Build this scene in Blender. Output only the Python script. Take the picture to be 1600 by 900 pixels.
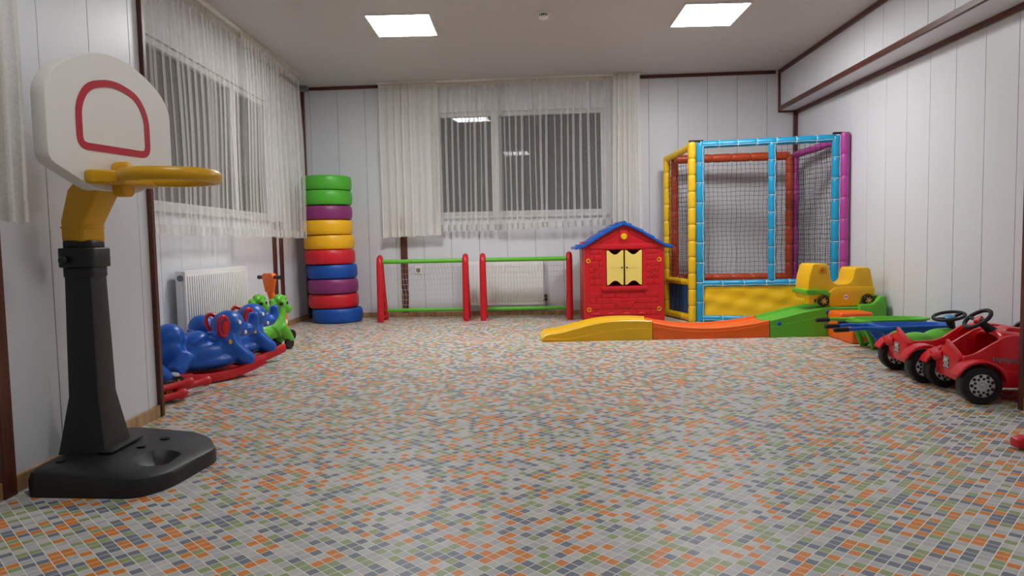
import bpy, bmesh, math, random
from mathutils import Vector, Matrix
import numpy as np
random.seed(7)
PI = math.pi
for o in list(bpy.data.objects): bpy.data.objects.remove(o)
scene = bpy.context.scene
COL = scene.collection

# ------------------------------------------------------------------ camera
F_PX, ROLL, PITCH, CAM_H = 1080.0, 0.020, math.atan(70/1080), 0.83
cam = bpy.data.cameras.new('camera'); cam_o = bpy.data.objects.new('camera', cam); COL.objects.link(cam_o)
cam.sensor_width = 36; cam.lens = F_PX/1600*36; cam.clip_start = .05
Uv = Vector((0, math.sin(PITCH), math.cos(PITCH))); Xv = Vector((1, 0, 0)); Fv = Vector((0, math.cos(PITCH), -math.sin(PITCH)))
Xc = Xv*math.cos(ROLL) - Uv*math.sin(ROLL); Yc = Xv*math.sin(ROLL) + Uv*math.cos(ROLL)
m = Matrix((Xc, Yc, -Fv)).transposed().to_4x4(); m.translation = (0, 0, CAM_H)
cam_o.matrix_world = m
scene.camera = cam_o

# ------------------------------------------------------------------ world (night outside), exposure
world = bpy.data.worlds.new('night'); scene.world = world; world.use_nodes = True
world.node_tree.nodes['Background'].inputs[0].default_value = (.05, .058, .075, 1)
world.node_tree.nodes['Background'].inputs[1].default_value = .35
scene.view_settings.view_transform = 'Standard'; scene.view_settings.look = 'None'
scene.view_settings.gamma = 1; scene.view_settings.use_curve_mapping = False
scene.view_settings.exposure = 0.0
LAMP = 54.0          # emission of the four LED ceiling panels
LAMP_NEAR = 13.0

# ------------------------------------------------------------------ materials
def lin(c):
    return tuple(((v/255)/12.92 if v/255 <= .04045 else ((v/255+.055)/1.055)**2.4) for v in c) + (1,)
MATS = {}
def mat(name, rgb, rough=.45, spec=.5, metal=0, bump=0, bscale=200, var=0, vscale=6, coat=0):
    if name in MATS: return MATS[name]
    M = bpy.data.materials.new(name); M.use_nodes = True; nt = M.node_tree; b = nt.nodes['Principled BSDF']
    b.inputs['Base Color'].default_value = lin(rgb); b.inputs['Roughness'].default_value = rough
    b.inputs['Specular IOR Level'].default_value = spec; b.inputs['Metallic'].default_value = metal
    b.inputs['Coat Weight'].default_value = coat
    tc = nt.nodes.new('ShaderNodeTexCoord')
    if var:
        n = nt.nodes.new('ShaderNodeTexNoise'); n.inputs['Scale'].default_value = vscale; n.inputs['Detail'].default_value = 4
        nt.links.new(tc.outputs['Object'], n.inputs['Vector'])
        r = nt.nodes.new('ShaderNodeMapRange'); r.inputs[1].default_value = .3; r.inputs[2].default_value = .7
        r.inputs[3].default_value = 1-var; r.inputs[4].default_value = 1+var
        nt.links.new(n.outputs['Fac'], r.inputs[0])
        mx = nt.nodes.new('ShaderNodeMix'); mx.data_type = 'RGBA'; mx.blend_type = 'MULTIPLY'; mx.inputs[0].default_value = 1
        mx.inputs[6].default_value = lin(rgb); nt.links.new(r.outputs[0], mx.inputs[7]); nt.links.new(mx.outputs[2], b.inputs['Base Color'])
    if bump:
        n2 = nt.nodes.new('ShaderNodeTexNoise'); n2.inputs['Scale'].default_value = bscale
        nt.links.new(tc.outputs['Object'], n2.inputs['Vector'])
        bp = nt.nodes.new('ShaderNodeBump'); bp.inputs['Strength'].default_value = bump; bp.inputs['Distance'].default_value = .01
        nt.links.new(n2.outputs['Fac'], bp.inputs['Height']); nt.links.new(bp.outputs[0], b.inputs['Normal'])
    MATS[name] = M
    return M
def emit(name, rgb, s):
    M = bpy.data.materials.new(name); M.use_nodes = True; nt = M.node_tree; b = nt.nodes['Principled BSDF']
    b.inputs['Base Color'].default_value = (.8, .8, .8, 1); b.inputs['Emission Color'].default_value = rgb; b.inputs['Emission Strength'].default_value = s
    return M
def sheer(name, rgb, opac, rough=.9):
    M = bpy.data.materials.new(name); M.use_nodes = True; nt = M.node_tree; nt.nodes.clear()
    out = nt.nodes.new('ShaderNodeOutputMaterial'); tr = nt.nodes.new('ShaderNodeBsdfTransparent')
    d = nt.nodes.new('ShaderNodeBsdfDiffuse'); t = nt.nodes.new('ShaderNodeBsdfTranslucent')
    d.inputs[0].default_value = lin(rgb); t.inputs[0].default_value = lin(rgb)
    a = nt.nodes.new('ShaderNodeMixShader'); a.inputs[0].default_value = .35
    nt.links.new(d.outputs[0], a.inputs[1]); nt.links.new(t.outputs[0], a.inputs[2])
    w = nt.nodes.new('ShaderNodeMixShader')
    tc = nt.nodes.new('ShaderNodeTexCoord'); n = nt.nodes.new('ShaderNodeTexNoise'); n.inputs['Scale'].default_value = 90
    nt.links.new(tc.outputs['Object'], n.inputs['Vector'])
    r = nt.nodes.new('ShaderNodeMapRange'); r.inputs[3].default_value = opac*.8; r.inputs[4].default_value = opac*1.2
    nt.links.new(n.outputs['Fac'], r.inputs[0]); nt.links.new(r.outputs[0], w.inputs[0])
    nt.links.new(tr.outputs[0], w.inputs[1]); nt.links.new(a.outputs[0], w.inputs[2]); nt.links.new(w.outputs[0], out.inputs[0])
    return M
def glass_mat():
    M = bpy.data.materials.new('window_glass'); M.use_nodes = True; nt = M.node_tree; nt.nodes.clear()
    out = nt.nodes.new('ShaderNodeOutputMaterial'); tr = nt.nodes.new('ShaderNodeBsdfTransparent'); tr.inputs[0].default_value = (.55, .57, .6, 1)
    g = nt.nodes.new('ShaderNodeBsdfGlossy'); g.inputs['Roughness'].default_value = .02
    f = nt.nodes.new('ShaderNodeFresnel'); f.inputs[0].default_value = 1.6
    w = nt.nodes.new('ShaderNodeMixShader'); nt.links.new(f.outputs[0], w.inputs[0])
    nt.links.new(tr.outputs[0], w.inputs[1]); nt.links.new(g.outputs[0], w.inputs[2]); nt.links.new(w.outputs[0], out.inputs[0])
    return M
def wood(name, a, b, scale=14):
    M = bpy.data.materials.new(name); M.use_nodes = True; nt = M.node_tree; p = nt.nodes['Principled BSDF']
    p.inputs['Roughness'].default_value = .4
    tc = nt.nodes.new('ShaderNodeTexCoord'); mp = nt.nodes.new('ShaderNodeMapping'); mp.inputs['Scale'].default_value = (scale, scale, 1.2)
    n = nt.nodes.new('ShaderNodeTexNoise'); n.inputs['Scale'].default_value = 4; n.inputs['Detail'].default_value = 6
    r = nt.nodes.new('ShaderNodeValToRGB'); r.color_ramp.elements[0].color = lin(a); r.color_ramp.elements[1].color = lin(b)
    r.color_ramp.elements[0].position = .35; r.color_ramp.elements[1].position = .68
    nt.links.new(tc.outputs['Object'], mp.inputs[0]); nt.links.new(mp.outputs[0], n.inputs['Vector'])
    nt.links.new(n.outputs['Fac'], r.inputs[0]); nt.links.new(r.outputs[0], p.inputs['Base Color'])
    return M
WALL = mat('white_wall_panel', (219, 221, 226), .38, .4, var=.015, vscale=2)
WALLB = mat('panel_groove', (168, 168, 172), .8)
CEIL = mat('ceiling_white', (200, 195, 193), .42, .4, var=.012, vscale=1.5)
BROWN = wood('brown_trim', (70, 32, 24), (104, 52, 36))
BASEW = wood('laminate_baseboard', (150, 116, 78), (196, 160, 112), 5)
GROUT = mat('mosaic_grout', (226, 225, 219), .4, .4)
RED = mat('red_plastic', (203, 24, 36), .36, .5, bump=.02)
REDCAR = mat('red_car_plastic', (214, 20, 34), .3, .5)
BLUE = mat('blue_plastic', (0, 88, 188), .36, .5, bump=.02)
GREEN = mat('green_plastic', (96, 184, 46), .38, .5, bump=.02)
YELL = mat('yellow_plastic', (240, 188, 14), .36, .5, bump=.02)
DYELL = mat('mustard_plastic', (222, 166, 12), .35, .5)
CREAMY = mat('pale_yellow_plastic', (240, 216, 116), .4)
ORAN = mat('orange_plastic', (244, 104, 18), .38, .5, bump=.02)
BLACK = mat('black_plastic', (22, 23, 26), .45, .5, bump=.03)
RUBBER = mat('black_tyre_plastic', (24, 24, 26), .5, .4)
WHITE = mat('white_plastic', (238, 236, 230), .35)
WHITEP = mat('white_radiator_paint', (232, 232, 230), .3)
SILV = mat('silver_plastic', (196, 198, 202), .3, .5, metal=.3)
CYAN = mat('cyan_vinyl', (22, 150, 196), .35, .5, bump=.05, bscale=60)
YVIN = mat('yellow_vinyl', (236, 190, 24), .38, .5, bump=.05, bscale=60)
PURV = mat('purple_vinyl', (176, 66, 150), .38, .5, bump=.05, bscale=60)
ORV = mat('burnt_orange_vinyl', (190, 72, 34), .4, .5, bump=.05, bscale=60)
BLV = mat('slate_blue_vinyl', (40, 84, 128), .4, .5, bump=.1, bscale=20)
NETB = mat('black_net_cord', (20, 20, 22), .8)
NETW = mat('white_net_cord', (205, 205, 202), .8)
LACE = mat('white_lacing_cord', (225, 232, 235), .7)
PVCW = mat('white_window_profile', (205, 205, 206), .35)
SHEER = sheer('sheer_voile', (252, 250, 246), .185)
SHEERL = sheer('sheer_voile_cream', (250, 247, 242), .22)
CREAM = sheer('cream_lining', (251, 249, 244), .55)
HEAD = sheer('curtain_header_tape', (232, 228, 216), .85)
GLASS = glass_mat()
GREYC = mat('grey_cap', (120, 122, 128), .5)
TYC = {'blue': mat('tyre_paint_blue', (2, 76, 166), .42, var=.04), 'red': mat('tyre_paint_red', (206, 26, 40), .42, var=.04),
       'purple': mat('tyre_paint_purple', (132, 44, 106), .42, var=.04), 'yellow': mat('tyre_paint_yellow', (238, 178, 16), .42, var=.04),
       'green': mat('tyre_paint_green', (74, 170, 44), .42, var=.04)}

# ------------------------------------------------------------------ builders
class G:
    def __init__(s, root=None):
        s.v = []; s.f = []; s.M = Matrix.Identity(4)
        s.inv = root.matrix_basis.inverted() if root else Matrix.Identity(4)
    def add(s, vs, fs):
        k = len(s.v); s.v += [s.M @ Vector(p) for p in vs]; s.f += [tuple(i+k for i in f) for f in fs]; return s
    def box(s, x0, x1, y0, y1, z0, z1):
        return s.add([(x0,y0,z0),(x1,y0,z0),(x1,y1,z0),(x0,y1,z0),(x0,y0,z1),(x1,y0,z1),(x1,y1,z1),(x0,y1,z1)],
                     [(0,3,2,1),(4,5,6,7),(0,1,5,4),(1,2,6,5),(2,3,7,6),(3,0,4,7)])
    def prism(s, poly, a, b, axis='y'):
        n = len(poly)
        def mk(u, w, t): return {'y': (u, t, w), 'z': (u, w, t), 'x': (t, u, w)}[axis]
        vs = [mk(u, w, a) for u, w in poly] + [mk(u, w, b) for u, w in poly]
        return s.add(vs, [tuple(range(n)), tuple(range(2*n-1, n-1, -1))] + [(i, i+n, (i+1) % n+n, (i+1) % n) for i in range(n)])
    def tube(s, path, r, n=10, caps=True, sx=1, closed=False):
        P = [Vector(p) for p in path]; m_ = len(P); vs = []; fs = []; up = None
        for i, p in enumerate(P):
            if closed: t = (P[(i+1) % m_]-P[i-1]).normalized()
            else: t = (P[min(i+1, m_-1)]-P[max(i-1, 0)]).normalized()
            if up is None:
                up = Vector((0, 0, 1)) if abs(t.z) < .9 else Vector((0, 1, 0))
            a = t.cross(up).normalized(); b = a.cross(t).normalized(); up = b
            rr = r[i] if isinstance(r, (list, tuple)) else r
            for k in range(n):
                th = 2*PI*k/n; vs.append(p + a*math.cos(th)*rr*sx + b*math.sin(th)*rr)
        for i in range(m_ if closed else m_-1):
            for k in range(n):
                j = (i+1) % m_
                fs.append((i*n+k, i*n+(k+1) % n, j*n+(k+1) % n, j*n+k))
        if caps and not closed:
            fs.append(tuple(range(n-1, -1, -1))); fs.append(tuple(range((m_-1)*n, m_*n)))
        return s.add(vs, fs)
    def lathe(s, prof, c=(0,0,0), axis=(0,0,1), n=24, caps=True):
        ax = Vector(axis).normalized(); q = Vector((0,0,1)).rotation_difference(ax); c = Vector(c); vs = []; fs = []
        for r, h in prof:
            for k in range(n):
                th = 2*PI*k/n; vs.append(c + q @ Vector((r*math.cos(th), r*math.sin(th), h)))
        for i in range(len(prof)-1):
            for k in range(n): fs.append((i*n+k, i*n+(k+1) % n, (i+1)*n+(k+1) % n, (i+1)*n+k))
        if caps:
            fs.append(tuple(range(n-1, -1, -1))); fs.append(tuple(range((len(prof)-1)*n, len(prof)*n)))
        return s.add(vs, fs)
    def ring(s, c, axis, R, r, n=28, k=10, sr=1):
        ax = Vector(axis).normalized(); q = Vector((0,0,1)).rotation_difference(ax); c = Vector(c)
        prof = [(R+r*math.cos(2*PI*j/k), r*sr*math.sin(2*PI*j/k)) for j in range(k)]
        vs = []; fs = []
        for rr, h in prof:
            for i in range(n):
                th = 2*PI*i/n; vs.append(c + q @ Vector((rr*math.cos(th), rr*math.sin(th), h)))
        for j in range(k):
            for i in range(n): fs.append((j*n+i, j*n+(i+1) % n, ((j+1) % k)*n+(i+1) % n, ((j+1) % k)*n+i))
        return s.add(vs, fs)
    def ell(s, c, rad, rot=None, nu=18, nv=12):
        c = Vector(c); R = rot or Matrix.Identity(3); vs = [c+R @ Vector((0,0,-rad[2]))]; fs = []
        for j in range(1, nv):
            ph = -PI/2+PI*j/nv
            for i in range(nu):
                th = 2*PI*i/nu
                vs.append(c+R @ Vector((rad[0]*math.cos(ph)*math.cos(th), rad[1]*math.cos(ph)*math.sin(th), rad[2]*math.sin(ph))))
        vs.append(c+R @ Vector((0,0,rad[2]))); L = len(vs)-1
        for i in range(nu): fs.append((0, 1+(i+1) % nu, 1+i)); fs.append((L, 1+(nv-2)*nu+i, 1+(nv-2)*nu+(i+1) % nu))
        for j in range(nv-2):
            for i in range(nu):
                a = 1+j*nu; fs.append((a+i, a+(i+1) % nu, a+nu+(i+1) % nu, a+nu+i))
        return s.add(vs, fs)
    def build(s, name, material, parent=None, bevel=0, seg=2, smooth=True, ang=38, remesh=0, sm=0, label=None):
        me = bpy.data.meshes.new(name)
        me.from_pydata([s.inv @ p for p in s.v], [], s.f); me.validate()
        bm = bmesh.new(); bm.from_mesh(me); bmesh.ops.recalc_face_normals(bm, faces=bm.faces)
        if bevel:
            ed = [e for e in bm.edges if len(e.link_faces) == 2 and e.calc_face_angle(0) > math.radians(28)]
            bmesh.ops.bevel(bm, geom=ed, offset=bevel, segments=seg, affect='EDGES', profile=.5, clamp_overlap=True)
        bm.to_mesh(me); bm.free()
        if smooth:
            me.shade_smooth()
            if not remesh: me.set_sharp_from_angle(angle=math.radians(ang))
        me.materials.append(material)
        o = bpy.data.objects.new(name, me); COL.objects.link(o)
        if parent: o.parent = parent
        if remesh:
            r = o.modifiers.new('remesh', 'REMESH'); r.mode = 'VOXEL'; r.voxel_size = remesh; r.use_smooth_shade = True
            if sm:
                q = o.modifiers.new('smooth', 'SMOOTH'); q.factor = .5; q.iterations = sm
        if label: o['label'] = label
        return o
def thing(name, label, cat, loc=(0,0,0), rotz=0, group=None):
    o = bpy.data.objects.new(name, None); COL.objects.link(o); o.location = loc; o.rotation_euler = (0, 0, rotz)
    o.matrix_basis = Matrix.Translation(loc) @ Matrix.Rotation(rotz, 4, 'Z')
    o.empty_display_size = .1; o['label'] = label; o['category'] = cat
    if group: o['group'] = group
    return o
def tag(o, label, cat, group=None):
    o['label'] = label; o['category'] = cat
    if group: o['group'] = group
    return o
def struct(o, label=None):
    o['kind'] = 'structure'
    if label: o['label'] = label
    return o
def place(o, loc, rotz=0):
    o.location = loc; o.rotation_euler = (0, 0, rotz); return o
def smooth_poly(pts, r, n=5):
    """round the corners of a 2-d polygon"""
    out = []; N = len(pts)
    for i in range(N):
        p = Vector(pts[i]); a = Vector(pts[i-1])-p; b = Vector(pts[(i+1) % N])-p
        rr = r[i] if isinstance(r, (list, tuple)) else r
        d = min(rr, a.length*.48, b.length*.48)
        A = p+a.normalized()*d; B = p+b.normalized()*d
        for k in range(n+1):
            t = k/n; out.append(tuple((1-t)**2*A+2*t*(1-t)*p+t*t*B))
    return out

# ------------------------------------------------------------------ room shell
H = 2.66
BL = Vector((-2.39, 8.10)); BR = Vector((3.165, 7.70)); RW0 = Vector((3.138, 3.2))
LP1 = Vector((-1.78, 3.42)); LP0 = Vector((-1.60, -1.6)); RPX = 2.392; YN = -1.6
floor = G().box(-2.6, 3.5, YN-.1, 8.3, -.1, 0).build('floor', GROUT, smooth=False); struct(floor, 'floor covered in small diagonal mosaic of grey, orange, slate and green')
ceil = G().box(-2.6, 3.5, YN-.1, 8.3, H, H+.1).build('ceiling', CEIL, smooth=False); struct(ceil, 'plain off-white ceiling')

def panel_wall(name, A, B, z0, z1, cuts, hole=None, thick=.1, label=None):
    """wall from A to B (room on the left-hand side of A->B reversed: local -y is the room); cuts = groove positions along it"""
    d = (B-A); L = d.length; rz = math.atan2(d.y, d.x)
    g = G()
    if hole:
        s0, s1, h0, h1 = hole
        g.box(0, s0, .008, thick, z0, z1); g.box(s1, L, .008, thick, z0, z1); g.box(s0, s1, .008, thick, z0, h0); g.box(s0, s1, .008, thick, h1, z1)
    else: g.box(0, L, .008, thick, z0, z1)
    w = g.build(name, WALLB, smooth=False); place(w, (A.x, A.y, 0), rz); struct(w, label)
    edges = [0]+[c for c in cuts if 0 < c < L]+[L]
    for a, b in zip(edges[:-1], edges[1:]):
        rects = [(a, b, z0, z1)]
        if hole and b > s0 and a < s1:
            rects = [(a, b, z0, h0), (a, b, h1, z1)]
            if a < s0: rects.append((a, s0, h0, h1))
            if b > s1: rects.append((s1, b, h0, h1))
        for (p, q, r, t) in rects:
            e = .0019
            G().box(p+(e if p == a else 0), q-(e if q == b else 0), 0, .0085, r, t).build('panel', WALL, w, bevel=.0012, seg=1)
    return w
def along(A, B, s, off=0):     # point at s along A->B, off metres into the room (local -y)
    d = (B-A).normalized(); n = Vector((d.y, -d.x)); return A+d*s+n*off
WB = panel_wall('wall_back', BL, BR, 0, H, [.10+.322*i for i in range(18)], (1.49, 3.48, 1.15, 2.325), label='back wall of white vertical panels')
LBk = (BR-BL).length; RZB = math.atan2((BR-BL).y, (BR-BL).x)
# right wall: from back corner to pier, grooves measured from the back corner
WR = panel_wall('wall_right', BR, RW0, 0, 2.3, [.02+.305*i for i in range(1, 15)], label='right wall of white vertical panels')
# left alcove wall runs from pier to back corner
LA = Vector((-2.39, 3.42))
WL = panel_wall('wall_left', LA, BL, 0, H, [.30*i+.1 for i in range(16)], (.95, 3.55, 1.12, 2.27), label='left wall of white vertical panels behind the sheer curtain')
WLP = panel_wall('wall_left_near', LP0, LP1, 0, H, [.16+.34*i for i in range(30)][::1], label='near left wall of white panels behind the basketball stand')
struct(G().box(LA.x-.1, LP1.x-.02, 3.32, 3.418, 0, H).build('wall_left_return', WALL, smooth=False), 'short return wall beside the window alcove')
struct(G().box(RPX, RPX+.12, YN, 3.2, 0, H).build('wall_right_near', WALL, smooth=False), 'near right wall at the picture edge')
struct(G().box(RPX+.001, 3.3, 3.1, 3.199, 0, H).build('wall_right_return', WALL, smooth=False), 'short return wall at the right')
struct(G().box(-2.0, RPX+.1, YN-.1, YN, 0, H).build('wall_front', WALL, smooth=False), 'wall behind the viewer')
# soffit along the right wall
S1 = Vector((2.985, 7.715)); S0 = Vector((2.856, 3.2)); ZS = 2.225
sof = panel_wall('soffit_right', S1, S0, ZS, H, [.1+.305*i for i in range(1, 15)], thick=.2, label='boxed white soffit below the ceiling')
struct(G().prism([(S1.x, S1.y), (S0.x, S0.y), (RW0.x+.05, RW0.y), (BR.x, BR.y)], ZS-.004, ZS+.02, 'z').build('soffit_underside', WALL, sof), 'white underside of the soffit')
for o in (bpy.data.objects['soffit_underside'],):
    o.parent = None

# trims
TN = [0]
def trim(p, q, w, t, material=BROWN, label=None, up=(0,0,1)):
    TN[0] += 1
    p = Vector(p); q = Vector(q); d = q-p; L = d.length; z = d.normalized(); x = z.cross(Vector(up)) if abs(z.dot(Vector(up))) < .9 else z.cross(Vector((0,1,0)))
    x.normalize(); y = x.cross(z)
    g = G(); M = Matrix((x, y, z)).transposed().to_4x4(); M.translation = p
    o = G().box(-t/2, t/2, -w/2, w/2, 0, L).build('trim_%d' % TN[0], material, bevel=.003, seg=1)
    o.matrix_world = M; struct(o, label); return o
def V3(v, z): return (v.x, v.y, z)
zt = H-.018
trim(V3(along(BL, BR, .02, .012), zt), V3(along(BL, BR, .93, .012), zt), .034, .024, label='dark brown ceiling trim left of the back curtain')
trim(V3(along(BL, BR, 3.87, .012), zt), V3(along(BL, BR, LBk-.23, .012), zt), .034, .024, label='dark brown ceiling trim right of the back curtain')
trim((-2.378, 7.38, zt), (-2.378, 8.08, zt), .034, .024, label='dark brown ceiling trim beside the left curtain')
trim(V3(along(BL, BR, .02, .02), 0), V3(along(BL, BR, .02, .02), H-.03), .05, .04, label='dark brown corner trim behind the tyre stack')
trim((S1.x-.012, S1.y-.03, zt), (S0.x-.012, S0.y, zt), .04, .026, label='dark brown trim along the top of the soffit')
trim((S1.x-.01, S1.y-.03, ZS+.02), (S0.x-.01, S0.y, ZS+.02), .045, .026, label='brown trim along the outer lower edge of the soffit')
trim((BR.x-.014, BR.y-.02, ZS-.02), (RW0.x-.014, RW0.y, ZS-.02), .045, .024, label='dark brown trim below the soffit on the right wall')
trim((S1.x-.005, S1.y-.005, ZS), (S1.x-.005, S1.y-.005, H), .04, .03, label='short vertical brown trim at the soffit end')
trim((S1.x-.02, S1.y-.008, ZS+.0), (BR.x, BR.y-.012, ZS+.0), .04, .03, label='short horizontal brown trim under the soffit end')
trim((BR.x-.02, BR.y-.02, 0), (BR.x-.02, BR.y-.02, ZS), .04, .04, label='dark brown corner trim behind the net cage')
trim(V3(along(BL, BR, 1.155, .011), .05), V3(along(BL, BR, 1.155, .011), 1.15), .02, .078, label='dark brown vertical strip on the back wall under the curtain')
for yy in (6.97, 7.17):
    o = trim((-2.379, yy, .05), (-2.379, yy, 1.1), .075, .02, label='dark brown vertical strip on the left wall, %s of the pair' % ('nearer' if yy < 7 else 'farther'))
trim((LP1.x+.005, LP1.y+.0, 0), (LP1.x+.005, LP1.y+.0, H-.0), .03, .035, label='brown corner strip at the edge of the near left wall')
lp = along(LP0, LP1, 3.91, .012)
trim((lp.x, lp.y, .0), (lp.x, lp.y, H), .06, .02, label='brown vertical strip at the far left picture edge')
trim((RPX-.003, 3.2, 0), (RPX-.003, 3.2, H), .03, .035, label='brown corner strip at the right picture edge')
tag(G().box(-.045, .045, -.05, .05, -.03, .02).build('cable_junction_box', GREYC, bevel=.006), 'small grey junction cap where the ceiling trims meet in the corner', 'junction box').location = (-2.33, 8.02, H-.022)
# baseboards
def base(name, A, B, s0, s1, hgt=.06, label=None):
    d = (B-A).normalized(); o = G().box(0, s1-s0, -.014, 0, 0, hgt).build(name, BASEW, bevel=.003, seg=1)
    p = A+d*s0; place(o, (p.x, p.y, 0), math.atan2(d.y, d.x)); return struct(o, label)
base('baseboard_back', BL, BR, .03, LBk-.03, .055, 'light wood-look baseboard of the back wall')
base('baseboard_right', BR, RW0, .03, (RW0-BR).length, .055, 'light wood-look baseboard of the right wall')
base('baseboard_left', LA, BL, .0, (BL-LA).length-.03, .055, 'light wood-look baseboard of the left wall')
base('baseboard_left_near', LP0, LP1, 0, (LP1-LP0).length, .06, 'light wood-look baseboard behind the basketball stand')
struct(G().box(RPX-.014, RPX, 0, 3.215, 0, .06).build('baseboard_right_near', BASEW), 'light wood-look baseboard at the right edge')

# ------------------------------------------------------------------ mosaic floor
PIT = .0312; TS = .0142; TH = .0003
TM = [mat('mosaic_grey', (182, 182, 182), .42, .4, var=.05, vscale=40), mat('mosaic_pale_grey', (196, 195, 190), .42, .4, var=.05, vscale=40),
      mat('mosaic_orange', (219, 130, 42), .42, .4, var=.08, vscale=40), mat('mosaic_slate', (113, 121, 133), .42, .4, var=.08, vscale=40),
      mat('mosaic_green', (148, 161, 112), .42, .4, var=.08, vscale=40)]
def proj(x, y):
    z = -CAM_H; c, s = math.cos(PITCH), math.sin(PITCH); Fd = y*c-z*s; U = y*s+z*c
    return 800+F_PX*x/Fd, 450-F_PX*U/Fd
rr = random.Random(3)
c45 = math.sqrt(.5); tiles = []
for i in range(-260, 330):
    for j in range(-40, 420):
        x = (i-j)*PIT*c45+.004; y = (i+j)*PIT*c45
        if y < .9 or y > 8.2 or x < -2.39 or x > 3.2: continue
        u = rr.random(); k = 0 if u < .26 else 1 if u < .43 else 2 if u < .625 else 3 if u < .825 else 4
        if y > BL.y+(x-BL.x)*(BR.y-BL.y)/(BR.x-BL.x)-.02: continue
        if y < 3.23 and (x > RPX-.03 or x < -1.78+(3.42-y)*.036+.03): continue
        tiles.append((x, y, k))
inframe = []
for t in tiles:
    px, py = proj(t[0], t[1])
    if t[1] < 3 and 5 < px < 1595 and py < 900: inframe.append((t[1], t))
inframe.sort(); near = set(id(t) for _, t in inframe[:300])
tm = []
for k in range(5):
    g = G(); b_ = TS; tme = g.add([(-b_,-b_,0),(b_,-b_,0),(b_,b_,0),(-b_,b_,0),(-b_*.94,-b_*.94,TH),(b_*.94,-b_*.94,TH),(b_*.94,b_*.94,TH),(-b_*.94,b_*.94,TH)],
        [(4,5,6,7),(0,1,5,4),(1,2,6,5),(2,3,7,6),(3,0,4,7)])
    me = bpy.data.meshes.new('tile'); me.from_pydata(g.v, [], g.f); me.materials.append(TM[k]); tm.append(me)
vs = []; fs = []; mi = []
A2 = TS*math.sqrt(2)
for t in tiles:
    if id(t) in near:
        o = bpy.data.objects.new('tile', tm[t[2]]); COL.objects.link(o); o.parent = floor; o.location = (t[0], t[1], 0); o.rotation_euler = (0, 0, PI/4)
    else:
        k = len(vs); x, y, c = t; q = A2*.95
        vs += [(x,y-A2,0),(x+A2,y,0),(x,y+A2,0),(x-A2,y,0),(x,y-q,TH),(x+q,y,TH),(x,y+q,TH),(x-q,y,TH)]
        fs += [(k+4,k+5,k+6,k+7),(k,k+1,k+5,k+4),(k+1,k+2,k+6,k+5),(k+2,k+3,k+7,k+6),(k+3,k,k+4,k+7)]; mi += [c]*5
me = bpy.data.meshes.new('mosaic_tiles'); me.from_pydata(vs, [], fs)
for M_ in TM: me.materials.append(M_)
me.polygons.foreach_set('material_index', mi)
o = bpy.data.objects.new('mosaic_tiles', me); COL.objects.link(o); o.parent = floor; o['kind'] = 'stuff'; o['label'] = 'remaining small mosaic tiles of the floor'

# ------------------------------------------------------------------ windows
def window(name, L, z0, z1, splits, loc, rz, label):
    f = G(); w = .05; y0, y1 = .0, .07
    f.box(0, L, y0, y1, z0, z0+w).box(0, L, y0, y1, z1-w, z1).box(0, w, y0, y1, z0+w, z1-w).box(L-w, L, y0, y1, z0+w, z1-w)
    fr = f.build(name, PVCW, bevel=.004, seg=1); place(fr, loc, rz); struct(fr, label)
    xs = [w]+splits+[L-w]
    for sp in splits: G().box(sp-.04, sp+.04, y0-.004, y1-.004, z0+w, z1-w).build('mullion', PVCW, fr, bevel=.004, seg=1)
    for a, b in zip(xs[:-1], xs[1:]):
        a += .04 if a != w else 0; b -= .04 if b != L-w else 0
        G().box(a, b, .03, .036, z0+w, z1-w).build('pane', GLASS, fr, smooth=False)
    G().box(-.03, L+.03, -.05, .0, z0-.03, z0).build('window_sill', PVCW, fr, bevel=.005)
    return fr
p = along(BL, BR, 1.49, -.02)
window('window_1', 1.99, 1.15, 2.325, [.74], (p.x, p.y, 0), RZB, 'wide white framed window behind the back curtain, dark outside')
p = along(LA, BL, .95, -.02)
window('window_2', 2.6, 1.12, 2.27, [1.77], (p.x, p.y, 0), PI/2, 'white framed window behind the left curtain, dark outside')

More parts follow.
